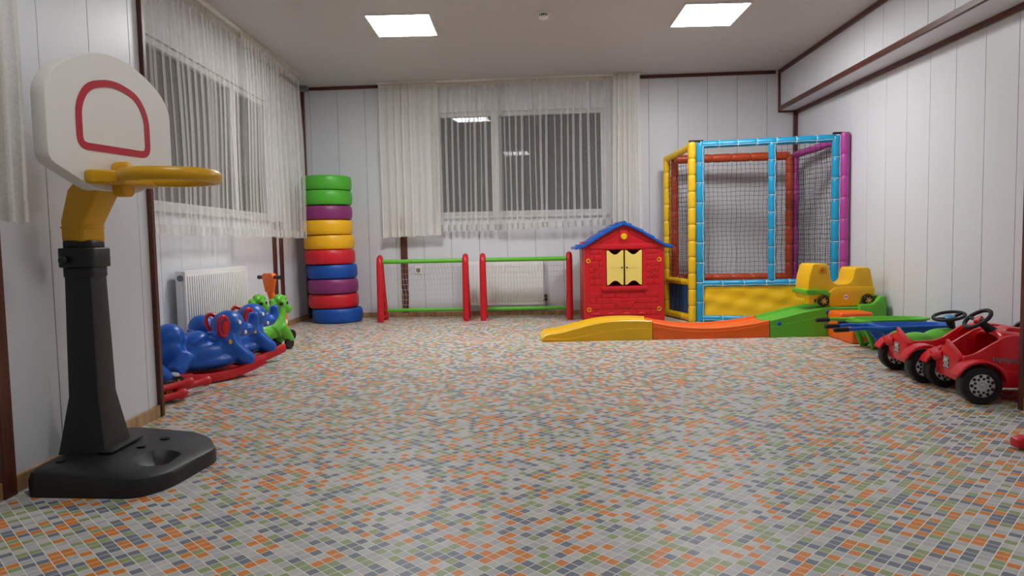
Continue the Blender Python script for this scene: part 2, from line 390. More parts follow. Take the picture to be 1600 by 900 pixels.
# ------------------------------------------------------------------ curtains
def curtain(name, label, A, B, z0, z1, lam, amp, over, mat_, group, seed, taper=0, hem=.07, bottom_slope=0, headh=.045, pleat=0):
    """cloth hung from A to B (xy). pleat=0: soft wavy folds; pleat>0: flat voile with narrow folded pleats of that many layers"""
    R = random.Random(seed); A = Vector(A); B = Vector(B); d = B-A; L = d.length; d.normalize(); n = Vector((d.y, -d.x)); NZ = 16
    cols = []          # (s, w, phase of drift, is pleat)
    if pleat:
        x = .0; k = 0
        while x < L-.01:
            l = lam*R.uniform(.7, 1.3); wd = lam*R.uniform(.22, .5); dr = R.uniform(0, 6.28); a_ = R.uniform(.6, 1.2)*amp
            flat = l-wd
            for q in range(3): cols.append((min(x+flat*q/3, L), .25*a_*math.sin(PI*q/3), dr, 0))
            x0 = min(x+flat, L-wd)
            for q in range(pleat+1):
                cols.append((x0+(wd if q % 2 else 0)*(1-.06*q), a_*(.2+.8*q/pleat), dr, 1))
            x += l
        cols.append((L, 0, 0, 0))
    else:
        N_ = int(L/lam*14); a = 0; v = 1
        for i in range(N_+1):
            v = min(1.35, max(.55, v+R.uniform(-.12, .12)))
            cols.append((L*i/N_+over*lam*math.sin(2*a+.7)*v*.5, amp*v*math.sin(a), a, 2)); a += 2*PI/14*R.uniform(.55, 1.45)
    N = len(cols)-1
    def pt(i, t, off=0):
        s, w, ph, kind = cols[i]; z = z1+(z0+bottom_slope*s/L-z1)*t
        e = .35+.65*min(1, t*3)
        s_ = (s-L/2)*(1-taper*(1-t))+L/2
        if kind < 2: s_ += .012*math.sin(2.2*t+ph)*t
        w = w*e+.008*math.sin(3.1*s+5*t)+off
        if t >= .999: z += .007*math.sin(ph*1.0+1+s*40)
        q = A+d*s_+n*w; return (q.x, q.y, z)
    root = thing(name, label, 'curtain', (A.x, A.y, 0), 0, group)
    def sheet(t0, t1, nz, off, nm, m_):
        vs = []; fs = []
        for j in range(nz+1):
            for i in range(N+1): vs.append(pt(i, t0+(t1-t0)*j/nz, off))
        for j in range(nz):
            for i in range(N): k = j*(N+1)+i; fs.append((k, k+1, k+N+2, k+N+1))
        return G(root).add(vs, fs).build(nm, m_, root, ang=180 if not pleat else 50)
    sheet(0, 1, NZ, 0, 'cloth', mat_)
    sheet(1-hem/(z1-z0), 1, 2, .003, 'hem', mat_)
    sheet(0, headh/(z1-z0), 1, .004, 'header_tape', HEAD)
    return root
zc = H-.02
def bk(s, off=.13): q = along(BL, BR, s, off); return (q.x, q.y)
curtain('window_curtain', 'cream gathered curtain at the left end of the back window', bk(.94, .14), bk(1.62, .14), .92, zc, .085, .022, .5, CREAM, 'curtains of the back window', 1, bottom_slope=.02)
curtain('sheer_curtain', 'sheer white curtain over the left pane of the back window', bk(1.55, .085), bk(2.32, .085), .98, zc, .066, .030, .95, SHEER, 'curtains of the back window', 2, pleat=5)
curtain('sheer_curtain', 'sheer white curtain over the wide right pane of the back window', bk(2.24, .135), bk(3.62, .135), .98, zc, .066, .030, .95, SHEER, 'curtains of the back window', 3, bottom_slope=.03, pleat=5)
curtain('window_curtain', 'cream gathered drape at the right end of the back window, above the playhouse', bk(3.53, .19), bk(3.85, .19), .97, zc+.01, .06, .024, .6, CREAM, 'curtains of the back window', 4, taper=.15)
curtain('sheer_curtain', 'long sheer white curtain of the left window, nearest to the basketball hoop', (-2.275, 3.47), (-2.265, 5.95), .93, zc, .085, .024, .8, SHEERL, 'curtains of the left window', 5, pleat=3)
curtain('sheer_curtain', 'cream sheer curtain of the left window, nearest to the tyre stack', (-2.21, 5.85), (-2.205, 7.42), .93, zc, .08, .024, .8, SHEERL, 'curtains of the left window', 6, pleat=3)
curtain('window_curtain', 'cream curtain at the upper left edge, left of the basketball backboard', (-1.545, .9), (-1.60, 2.30), .93, zc, .09, .026, .6, CREAM, None, 8)
def rail(nm, label, A, B):
    A = Vector(A); B = Vector(B); d = B-A; o = G().box(0, d.length, -.02, .02, -.02, 0).build(nm, WHITE, bevel=.003, seg=1)
    place(o, (A.x, A.y, H), math.atan2(d.y, d.x)); return tag(o, label, 'curtain rail')
rail('curtain_rail', 'white ceiling curtain rail above the back window', bk(.92, .125), bk(3.87, .125))
rail('curtain_rail', 'white ceiling curtain rail above the left window', (-2.245, 3.45), (-2.225, 7.44))
rail('curtain_rail', 'white ceiling curtain rail above the basketball backboard', (-1.54, .85), (-1.60, 2.32))

# ------------------------------------------------------------------ ceiling lights, smoke detector
def light_panel(x, y, label, s, group='square ceiling light panels'):
    t = thing('ceiling_light', label, 'light', (x, y, H), RZB*.2, group); w, l = .25, .275
    f = G(); f.box(-w-.012, w+.012, -l-.012, -l, -.012, 0).box(-w-.012, w+.012, l, l+.012, -.012, 0).box(-w-.012, -w, -l, l, -.012, 0).box(w, w+.012, -l, l, -.012, 0)
    f.build('frame', WHITE, t)
    e = emit('led_diffuser', (.985, .987, .985, 1), s)
    G().box(-w, w, -l, l, -.010, -.004).build('diffuser', e, t, smooth=False)
light_panel(-.865, 5.88, 'bright square ceiling light on the left', LAMP)
light_panel(1.65, 5.765, 'bright square ceiling light on the right', LAMP)
light_panel(-.75, 1.8, 'square ceiling light nearer to the viewer, left', LAMP_NEAR)
light_panel(1.55, 1.7, 'square ceiling light nearer to the viewer, right', LAMP_NEAR)
t = thing('smoke_detector', 'round white smoke detector on the ceiling between the two lights', 'smoke detector', (.295, 5.65, H))
G().lathe([(.05, -.012), (.052, 0)], n=28).build('base', WHITE, t)
G().lathe([(.018, -.05), (.034, -.046), (.04, -.036), (.04, -.03)], n=28).build('cap', WHITE, t)
G().lathe([(.034, -.03), (.034, -.012)], n=28).build('chamber', BLACK, t)
for k in range(14):
    a = 2*PI*k/14; G().box(-.003, .003, -.002, .002, -.031, -.011).build('rib', WHITE, t).matrix_basis = Matrix.Translation((.037*math.cos(a), .037*math.sin(a), 0)) @ Matrix.Rotation(a, 4, 'Z')

# ------------------------------------------------------------------ radiators, socket
def radiator(label, loc, rz, L, z0, z1, valve_side):
    t = thing('radiator', label, 'radiator', loc, rz); D = .1
    G().box(0, L, -D, -D+.02, z0, z1).build('front_panel', WHITEP, t, bevel=.006)
    n = int(L/.036)
    for i in range(n):
        x = .02+(L-.04)*(i+.5)/n
        G().box(x-.011, x+.011, -D-.008, -D, z0+.035, z1-.035).build('flute', WHITEP, t, bevel=.004, seg=1)
    G().box(0, .012, -D+.02, -.03, z0+.01, z1).build('side_cover', WHITEP, t, bevel=.003); G().box(L-.012, L, -D+.02, -.03, z0+.01, z1).build('side_cover', WHITEP, t, bevel=.003)
    g = G(); g.box(.012, L-.012, -D+.02, -.03, z1-.012, z1)
    g.build('top_grille', WHITEP, t)
    G().box(.1, .14, -.03, -.0, z0+.1, z1-.1).build('wall_bracket', WHITEP, t); G().box(L-.14, L-.1, -.03, -.0, z0+.1, z1-.1).build('wall_bracket', WHITEP, t)
    x = L+.015 if valve_side > 0 else -.015
    if valve_side:
        G().tube([(x-.02*valve_side, -.06, z0+.05), (x+.01, -.06, z0+.05), (x+.01, -.06, .06)], .012, 8).build('valve_pipe', GREYC, t)
        G().lathe([(.02, 0), (.022, .03), (.018, .06)], (x+.01, -.06, z0+.05), (0, -.3, 1), 14).build('valve_knob', BLACK, t)
    else:
        G().lathe([(.022, 0), (.022, .006)], (-.0005, -.065, z1-.05), (-1, 0, 0), 16).build('plug', GREYC, t)
    return t
p = along(BL, BR, 1.87, .012); radiator('white fluted panel radiator on the back wall behind the right goal', (p.x, p.y, 0), RZB, .89, .13, .635, 1)
radiator('white fluted panel radiator on the left wall behind the rocking elephants', (-2.378, 4.82, 0), PI/2, 1.14, .16, .68, 0)
p = along(BL, BR, 1.315, .0)
t = thing('wall_socket', 'white power socket low on the back wall behind the left goal', 'socket', (p.x, p.y, .54), RZB)
G().box(-.045, .045, -.012, 0, -.045, .045).build('plate', WHITE, t, bevel=.006)
G().lathe([(.026, 0), (.026, .002), (.02, .0022)], (0, -.012, 0), (0, -1, 0), 20).build('outlet', GREYC, t)

# ------------------------------------------------------------------ basketball stand
def basketball():
    t = thing('basketball_stand', 'toy basketball stand with white backboard, yellow hoop and black pole', 'basketball hoop', (-1.47, 2.57, 0))
    # base: rounded slab, thicker below the pole
    fp = smooth_poly([(-1.675, 2.30), (-1.27, 2.262), (-1.205, 2.36), (-1.165, 2.66), (-1.27, 2.84), (-1.655, 2.90)], [.05, .08, .05, .05, .09, .06], 5)
    n = len(fp)
    def topz(x): return .088 if x < -1.47 else .088-.03*min(1, (x+1.47)/.27)
    cx = sum(p[0] for p in fp)/n; cy = sum(p[1] for p in fp)/n
    rings = [(1, 0, 0), (1.0, .012, 0), (1.0, .65, 0), (.975, .92, 0), (.94, 1, 0)]
    vs = []; fs = []
    for sc, hz, _ in rings:
        for x, y in fp:
            X = cx+(x-cx)*sc; Y = cy+(y-cy)*sc; vs.append((X, Y, topz(X)*hz))
    for j in range(len(rings)-1):
        for i in range(n): fs.append((j*n+i, j*n+(i+1) % n, (j+1)*n+(i+1) % n, (j+1)*n+i))
    fs.append(tuple(range(n-1, -1, -1)))
    # top: ring to the dished ball recess
    bc = Vector((-1.315, 2.49)); br = .082
    k0 = len(vs)
    ang = [math.atan2(y-bc.y, x-bc.x) for x, y in fp]
    for rad, dz in ((1.0, 0.001), (.93, -.006), (.6, -.034), (.25, -.042)):
        for a in ang:
            X = bc.x+br*rad*math.cos(a)*1.0; Y = bc.y+br*rad*1.15*math.sin(a); vs.append((X, Y, topz(X)+dz))
    top0 = (len(rings)-1)*n
    for i in range(n): fs.append((top0+i, top0+(i+1) % n, k0+(i+1) % n, k0+i))
    for j in range(3):
        for i in range(n): fs.append((k0+j*n+i, k0+j*n+(i+1) % n, k0+(j+1)*n+(i+1) % n, k0+(j+1)*n+i))
    fs.append(tuple(k0+3*n+i for i in range(n)))
    base = G(t).add(vs, fs).build('base', BLACK, t, ang=35)
    for (x, y, r) in ((-1.40, 2.72, .018), (-1.43, 2.60, .016), (-1.62, 2.42, .016)):
        G(t).lathe([(r, 0), (r*1.05, .003), (r*.8, .0045)], (x, y, topz(x)-.001), n=16).build('filler_cap', RUBBER, base)
    # pole: flared foot then tapering square column
    px, py = -1.608, 2.61
    def sq(w, d, z, c=.012):
        return [(px+x, py+y, z) for x, y in smooth_poly([(-w, -d), (w, -d), (w, d), (-w, d)], c, 2)]
    secs = [sq(.09, .092, .080), sq(.086, .088, .10), sq(.057, .062, .29), sq(.055, .059, .45), sq(.051, .054, .70), sq(.05, .053, .775)]
    vs = []; fs = []; m_ = len(secs[0])
    for s_ in secs: vs += s_
    for j in range(len(secs)-1):
        for i in range(m_): fs.append((j*m_+i, j*m_+(i+1) % m_, (j+1)*m_+(i+1) % m_, (j+1)*m_+i))
    fs += [tuple(range(m_-1, -1, -1)), tuple(range((len(secs)-1)*m_, len(secs)*m_))]
    pole = G(t).add(vs, fs).build('pole', BLACK, t, ang=30)
    G(t).prism([(-1.54, 2.50), (-1.485, 2.50), (-1.485, 2.72), (-1.54, 2.72)], .086, .094, 'z').build('pole_rim', BLACK, base, bevel=.003)
    def ringsec(w, z0, z1, nm, m__, par, bev=.006):
        q = smooth_poly([(px-w, py-w), (px+w, py-w), (px+w, py+w), (px-w, py+w)], .025, 4)
        return G(t).prism(q, z0, z1, 'z').build(nm, m__, par, bevel=bev, ang=45)
    ringsec(.058, .735, .775, 'lower_collar', BLACK, pole); ringsec(.067, .772, .845, 'collar', BLACK, pole); ringsec(.055, .84, .872, 'upper_collar', BLACK, pole)
    G(t).lathe([(.014, 0), (.016, .012), (.010, .022)], (px-.03, py-.073, .80), (0, -1, 0), 14).build('lock_knob', BLACK, pole)
    # yellow bent arm
    w = .052
    arm = G(t)
    ax = Vector((.966, -.26, 0)); ay = Vector((.26, .966, 0)); P0 = Vector((px, py, 0))
    prof = [(-w, .865), (w, .865), (w, .93), (.14, 1.06), (.14, 1.16), (.10, 1.16), (-.012, 1.06), (-w, .945)]
    vs = [P0+ax*u-ay*.052+Vector((0, 0, z)) for u, z in prof]+[P0+ax*u+ay*.052+Vector((0, 0, z)) for u, z in prof]
    n8 = len(prof); fs = [tuple(range(n8)), tuple(range(2*n8-1, n8-1, -1))]+[(i, i+n8, (i+1) % n8+n8, (i+1) % n8) for i in range(n8)]
    a_ = arm.add(vs, fs).build('arm', DYELL, t, bevel=.012, seg=3)
    rg = smooth_poly([(px-.058, py-.058), (px+.058, py-.058), (px+.058, py+.058), (px-.058, py+.058)], .02, 3)
    G(t).prism(rg, .918, .924, 'z').build('arm_seam', DYELL, a_, bevel=.002)
    # backboard: local u along the board, z up, n towards the room
    nrm = ax; tv = ay; C = Vector((-1.462, 2.60, 0))
    def bp(u, z, d): return C+tv*u+nrm*d+Vector((0, 0, z))
    out = [(-.285, 1.125), (-.285, 1.40)]
    arch = [(-.285+.57*i/16, 1.40+.152*math.sin(PI*i/16)**.72) for i in range(1, 16)]
    out = [(-.10, 1.05), (-.285, 1.14), (-.285, 1.39)]+[(u, max(z, 1.395)) for u, z in arch]+[(.285, 1.39), (.285, 1.14), (.10, 1.05)]
    out = smooth_poly(out, .03, 3)
    n_ = len(out)
    def loft(secs, nm, m__, par, ang=40):
        vs = []; fs = []
        for s_ in secs: vs += s_
        for j in range(len(secs)-1):
            for i in range(n_): fs.append((j*n_+i, j*n_+(i+1) % n_, (j+1)*n_+(i+1) % n_, (j+1)*n_+i))
        fs += [tuple(range(n_-1, -1, -1)), tuple(range((len(secs)-1)*n_, len(secs)*n_))]
        return G(t).add(vs, fs).build(nm, m__, par, ang=ang)
    cz = 1.29
    def sc(k, d): return [bp(u*k, cz+(z-cz)*k, d) for u, z in out]
    bb = loft([sc(.97, -.062), sc(1, -.056), sc(1, -.006), sc(.985, 0)], 'backboard', WHITE, t)
    # red outline printed on the board
    sqo = smooth_poly([(-.168, 1.19), (.168, 1.19), (.168, 1.35), (.12, 1.43), (0, 1.465), (-.12, 1.43), (-.168, 1.35)], [.05, .05, .06, .06, .12, .06, .06], 7)
    mid = (0, 1.315); vs = []; fs = []; n2 = len(sqo); wd = .026
    inner = []
    for i in range(n2):
        a = Vector(sqo[i-1]); b = Vector(sqo[(i+1) % n2]); tn = (b-a).normalized(); nn = Vector((-tn.y, tn.x))
        inner.append(Vector(sqo[i])+nn*wd)
    for d in (.0005, .0022):
        vs += [bp(u, z, d) for u, z in sqo]+[bp(u, z, d) for u, z in inner]
    for i in range(n2):
        j = (i+1) % n2
        fs += [(2*n2+i, 2*n2+j, 3*n2+j, 3*n2+i), (i, j, 2*n2+j, 2*n2+i), (n2+i, n2+j, 3*n2+j, 3*n2+i)]
    G(t).add(vs, fs).build('red_outline', mat('red_print', (190, 24, 50), .4), bb)
    # hoop
    hz = 1.095
    hc = bp(0, hz, .235)
    hoop = G(t).ring(hc, (0, 0, 1), .155, .021, 40, 10, 1.15).build('hoop', DYELL, t)
    br_ = [(-.055, .0), (.055, .0), (.05, .09), (-.05, .09)]
    vs = []
    for z in (hz-.024, hz+.024): vs += [bp(u, z, d) for u, d in [(-.15, .003), (.15, .003), (.15, .03), (.075, .11), (-.075, .11), (-.15, .03)]]
    fs = [tuple(range(6)), tuple(range(11, 5, -1))]+[(i, i+6, (i+1) % 6+6, (i+1) % 6) for i in range(6)]
    G(t).add(vs, fs).build('hoop_bracket', DYELL, hoop, bevel=.008, seg=3)
    tab = smooth_poly([(-.03, 1.03), (.03, 1.03), (.03, 1.16), (-.03, 1.16)], .028, 5)
    vs = [bp(u, z, .002) for u, z in tab]+[bp(u, z, .05) for u, z in tab]; nt_ = len(tab)
    G(t).add(vs, [tuple(range(nt_)), tuple(range(2*nt_-1, nt_-1, -1))]+[(i, i+nt_, (i+1) % nt_+nt_, (i+1) % nt_) for i in range(nt_)]).build('mounting_tab', DYELL, hoop, bevel=.005)
basketball()

# ------------------------------------------------------------------ tyre stack
tyre_seq = ['blue', 'red', 'purple', 'blue', 'red', 'yellow', 'yellow', 'purple', 'green', 'green']
pos = ['lowest of the tyre stack, shifted to the right', 'second from the bottom of the stack', 'third from the bottom of the stack', 'fourth from the bottom of the stack',
       'directly below the two yellow tyres', 'lower of the two yellow tyres in the stack', 'upper of the two yellow tyres in the stack', 'just below the two green tyres', 'second from the top of the stack', 'topmost of the stack']
offs = [.05, 0, .005, -.005, -.02, -.03, -.04, -.045, -.035, -.04]
TWS = .160; TR = .272
for i, c in enumerate(tyre_seq):
    t = thing('car_tyre', '%s painted car tyre, %s' % (c, pos[i]), 'tyre', (-1.985+offs[i]*.9, 7.66+(.012 if i % 2 else -.008), i*TWS+.0005), i*.7, 'painted tyres stacked in the corner')
    h = TWS-.001
    prof = [(.165, .035), (.175, .014), (.20, .004), (.235, .001), (.258, .006), (.268, .022), (TR, .05), (TR+.001, h/2), (TR, h-.05), (.268, h-.022), (.258, h-.006), (.235, h-.001), (.20, h-.004), (.175, h-.014), (.165, h-.035), (.20, h/2), (.165, .035)]
    tread = G(t); tread.M = Matrix.Identity(4); tread.inv = Matrix.Identity(4)
    tread.lathe(prof[4:11], n=48, caps=False).build('tread', TYC[c], t, ang=60)
    sd = G(); sd.lathe(prof[10:]+[], n=48, caps=False); sd.lathe(prof[0:5], n=48, caps=False); sd.build('sidewall', TYC[c], t, ang=60)
# slight lean of the stack comes from the offsets above

# ------------------------------------------------------------------ toy goals
def goal(label, x, y, rz):
    W = .93; Hg = .70
    t = thing('toy_goal', label, 'goal', (x, y, 0), rz, 'small red and green goals')
    for s in (0, W):
        g = G(); g.tube([(s, 0, .0), (s, .004, .06), (s, .012, .35), (s, .02, .63), (s, .032, .682), (s, .055, .698), (s, .075, .68), (s, .09, .63), (s, .19, .30), (s, .275, .04), (s, .285, .0)],
                         [.03, .036, .035, .034, .033, .032, .032, .03, .028, .03, .03], 14)
        sf = g.build('side_frame', RED, t, ang=60)
        for z in (.14, .26, .38, .50):
            y1 = .06+(.68-z)*.30
            a = G().tube([(s, .008, z+.05), (s, y1, z-.05)], .013, 8); a.build('slat', RED, sf)
        G().tube([(s, .01, .045), (s, .265, .045)], .016, 8).build('bottom_rail', RED, sf)
    G().tube([(0, .05, .655), (W, .05, .655)], .0235, 14).build('crossbar', GREEN, t)
    G().tube([(0, .255, .105), (W, .255, .105)], .019, 12).build('ground_bar', GREEN, t)
    R = random.Random(int(x*100)); nv, nh = 26, 9
    def q(u, v):
        yy = .062+(.26-.062)*v+.02*math.sin(PI*v)*1.5; zz = .64+(.11-.64)*v
        return (.035+(W-.07)*u+.008*math.sin(9*v+u*7), yy+.03*math.sin(PI*v)*math.sin(PI*u), zz-.02*math.sin(PI*u)*v*(1-v)*3)
    g = G()
    for i in range(nv+1): g.tube([q(i/nv, k/8) for k in range(9)], .0017, 3, False)
    for j in range(nh+1): g.tube([q(k/24, j/nh) for k in range(25)], .0017, 3, False)
    g.build('net', NETW, t)
goal('left red and green toy goal, in front of the wall socket', -1.43, 7.465, -.025)
goal('right red and green toy goal, beside the playhouse', -.312, 7.42, -.035)

# ------------------------------------------------------------------ playhouse
def playhouse():
    x0, x1, yf, yb = .742, 1.556, 7.06, 7.50; cx = (x0+x1)/2
    t = thing('playhouse', 'red plastic playhouse with blue roof and pale yellow shutters', 'playhouse', (cx, yf, 0))
    we, wz = .018, .79
    # front wall = frame of boxes around the window
    wx0, wx1, wz0, wz1 = .965, 1.338, .372, .742
    g = G(t); pk = 1.0
    def strip(poly): g.prism(poly, yf, yf+.03, 'y')
    strip([(x0, 0), (x1, 0), (x1, wz0), (x0, wz0)]); strip([(x0, wz0), (wx0, wz0), (wx0, wz1), (x0, wz1)]); strip([(wx1, wz0), (x1, wz0), (x1, wz1), (wx1, wz1)])
    strip([(x0, wz1), (x1, wz1), (x1, wz), (cx, pk), (x0, wz)])
    fw = g.build('front_wall', RED, t)
    # embossed bricks
    def brick(a, b, c, d): G(t).box(a, b, yf-.006, yf+.001, c, d).build('brick', RED, fw, bevel=.004, seg=2)
    L0, L1, R0, R1 = .80, .925, 1.375, 1.50
    for k, (za, zb) in enumerate([(.70, .745), (.635, .69), (.575, .627), (.51, .567), (.452, .502), (.385, .444)]):
        if k % 2: brick(L0, L0+.04, za, zb); brick(L0+.046, L1, za, zb); brick(R0, R0+.075, za, zb); brick(R0+.081, R1, za, zb)
        else: brick(L0, L0+.09, za, zb); brick(L0+.096, L1, za, zb); brick(R0, R0+.035, za, zb); brick(R0+.041, R1, za, zb)
    for k, (za, zb) in enumerate([(.255, .305), (.195, .248), (.135, .188), (.075, .128)]):
        xs = [L0, .92, 1.06, 1.20, 1.36, R1] if k % 2 == 0 else [L0, .86, 1.0, 1.14, 1.28, 1.42, R1]
        for a, b in zip(xs[:-1], xs[1:]): brick(a+.003, b-.003, za, zb)
    # base band, lintel, gable braces, sill
    G(t).box(x0-.004, x1+.004, yf-.012, yf+.005, 0, .06).build('base_band', RED, fw, bevel=.005)
    G(t).box(x0+.06, x1-.06, yf-.012, yf+.005, .752, .80).build('lintel', RED, fw, bevel=.005)
    for s in (-1, 1):
        G(t).prism([(cx+s*.30, .815), (cx+s*.25, .815), (cx+s*.06, .915), (cx+s*.06, .94)], yf-.01, yf+.004, 'y').build('gable_brace', RED, fw, bevel=.003)
    G(t).box(cx-.045, cx+.045, yf-.01, yf+.005, .80, .945).build('gable_post', RED, fw, bevel=.004)
    G(t).box(.915, 1.385, yf-.028, yf+.005, .328, .366).build('window_sill', RED, fw, bevel=.008)
    # embossed little boat under the sill
    hull = smooth_poly([(cx-.10, .205), (cx+.11, .205), (cx+.07, .155), (cx-.06, .155)], .015, 3)
    G(t).prism(hull, yf-.014, yf, 'y').build('boat_relief', RED, fw, bevel=.004)
    G(t).prism([(cx-.045, .212), (cx+.03, .212), (cx+.03, .30)], yf-.012, yf, 'y').build('sail_relief', RED, fw, bevel=.003)
    for k in range(4):
        xx = .86+k*.155
        G(t).ell((xx, yf-.004, .085), (.045, .008, .014)).build('wave_relief', RED, fw)
    for xx, zz in ((.86, .56), (1.44, .56), (.86, .49), (1.44, .49)):
        for k in range(5):
            a = 2*PI*k/5
            G(t).ell((xx+.02*math.cos(a), yf-.008, zz+.016*math.sin(a)), (.011, .005, .009), None, 8, 6).build('flower_petal', RED, fw)
    # rosette and bolts
    G(t).lathe([(.0, .0), (.033, .0), (.034, .012), (.026, .022), (.0, .024)], (cx, yf-.008, .875), (0, -1, 0), 10).build('rosette', YELL, t, ang=20)
    for bx, bz in ((.785, .632), (1.508, .635), (.788, .13), (1.505, .13)):
        b = G(t).ring((bx, yf-.003, bz), (0, 1, 0), .018, .006, 18, 8).build('bolt', DYELL, t)
        G(t).lathe([(.013, 0), (.012, .004)], (bx, yf+.001, bz), (0, -1, 0), 12).build('bolt_head', RED, b)
    # shutters
    def shutter(a, b):
        pts = []; n = 12
        zt_, zb_ = .736, .380
        for i in range(n+1):
            u = i/n; pts.append((a+(b-a)*u, zt_-.045*math.sin(PI*min(1, max(0, (u-.12)/.76)))**1.0))
        for i in range(n+1):
            u = 1-i/n; pts.append((a+(b-a)*u, zb_+.045*math.sin(PI*min(1, max(0, (u-.12)/.76)))))
        s = G(t).prism(pts, yf-.004, yf+.014, 'y').build('shutter', CREAMY, t, bevel=.002, seg=1)
        G(t).box(a+.01, b-.01, yf-.006, yf, .557, .561).build('shutter_rib', CREAMY, s)
        return s
    sA = shutter(.972, 1.144); sB = shutter(1.160, 1.332)
    for xx, s in ((1.127, sA), (1.177, sB)):
        G(t).lathe([(.007, 0), (.009, .008), (.006, .014)], (xx, yf-.004, .56), (0, -1, 0), 10).build('shutter_knob', mat('dark_brown_plastic', (50, 22, 20), .4), s)
    # other walls
    G(t).box(x0, x0+.03, yf+.09, yb, .0, wz+.04).build('side_wall', RED, t, bevel=.006)
    G(t).box(x1-.03, x1, yf+.03, yb, .0, wz+.04).build('side_wall', RED, t, bevel=.006)
    G(t).box(x0+.004, x0+.028, yf+.03, yf+.09, .02, wz).build('door_edge', CREAMY, t, bevel=.006)
    G(t).prism([(x0, 0), (x1, 0), (x1, wz), (cx, pk), (x0, wz)], yb, yb+.03, 'y').build('back_wall', RED, t)
    # roof: curved slopes with overlapping shingle courses
    y0, y1 = yf-.045, yb+.08
    prof = [(0, 1.018), (.075, .992), (.20, .925), (.31, .855), (.40, .803), (.452, .784), (.498, .776)]
    for s in (-1, 1):
        top = [(cx+s*u, z) for u, z in prof]; bot = [(cx+s*u, z-.026) for u, z in reversed(prof)]
        r = G(t).prism(top+bot, y0, y1, 'y').build('roof_slope', BLUE, t, bevel=.007)
        for i in range(5):
            (ua, za), (ub, zb) = prof[i], prof[i+1]
            for k in range(4):
                ya = y0+.012+k*(y1-y0-.02)/4+(.02 if i % 2 else 0); ybk = min(ya+(y1-y0-.02)/4-.012, y1)
                pl = [(cx+s*ua, za+.002), (cx+s*ub, zb+.013), (cx+s*(ub+.004), zb+.002), (cx+s*(ub+.0), zb-.006), (cx+s*ua, za-.006)]
                G(t).prism(pl, ya, ybk, 'y').build('shingle', BLUE, r, bevel=.003, seg=1)
    G(t).tube([(cx, y0-.005, 1.012), (cx, y1+.005, 1.012)], .022, 12).build('roof_ridge', BLUE, t)
playhouse()

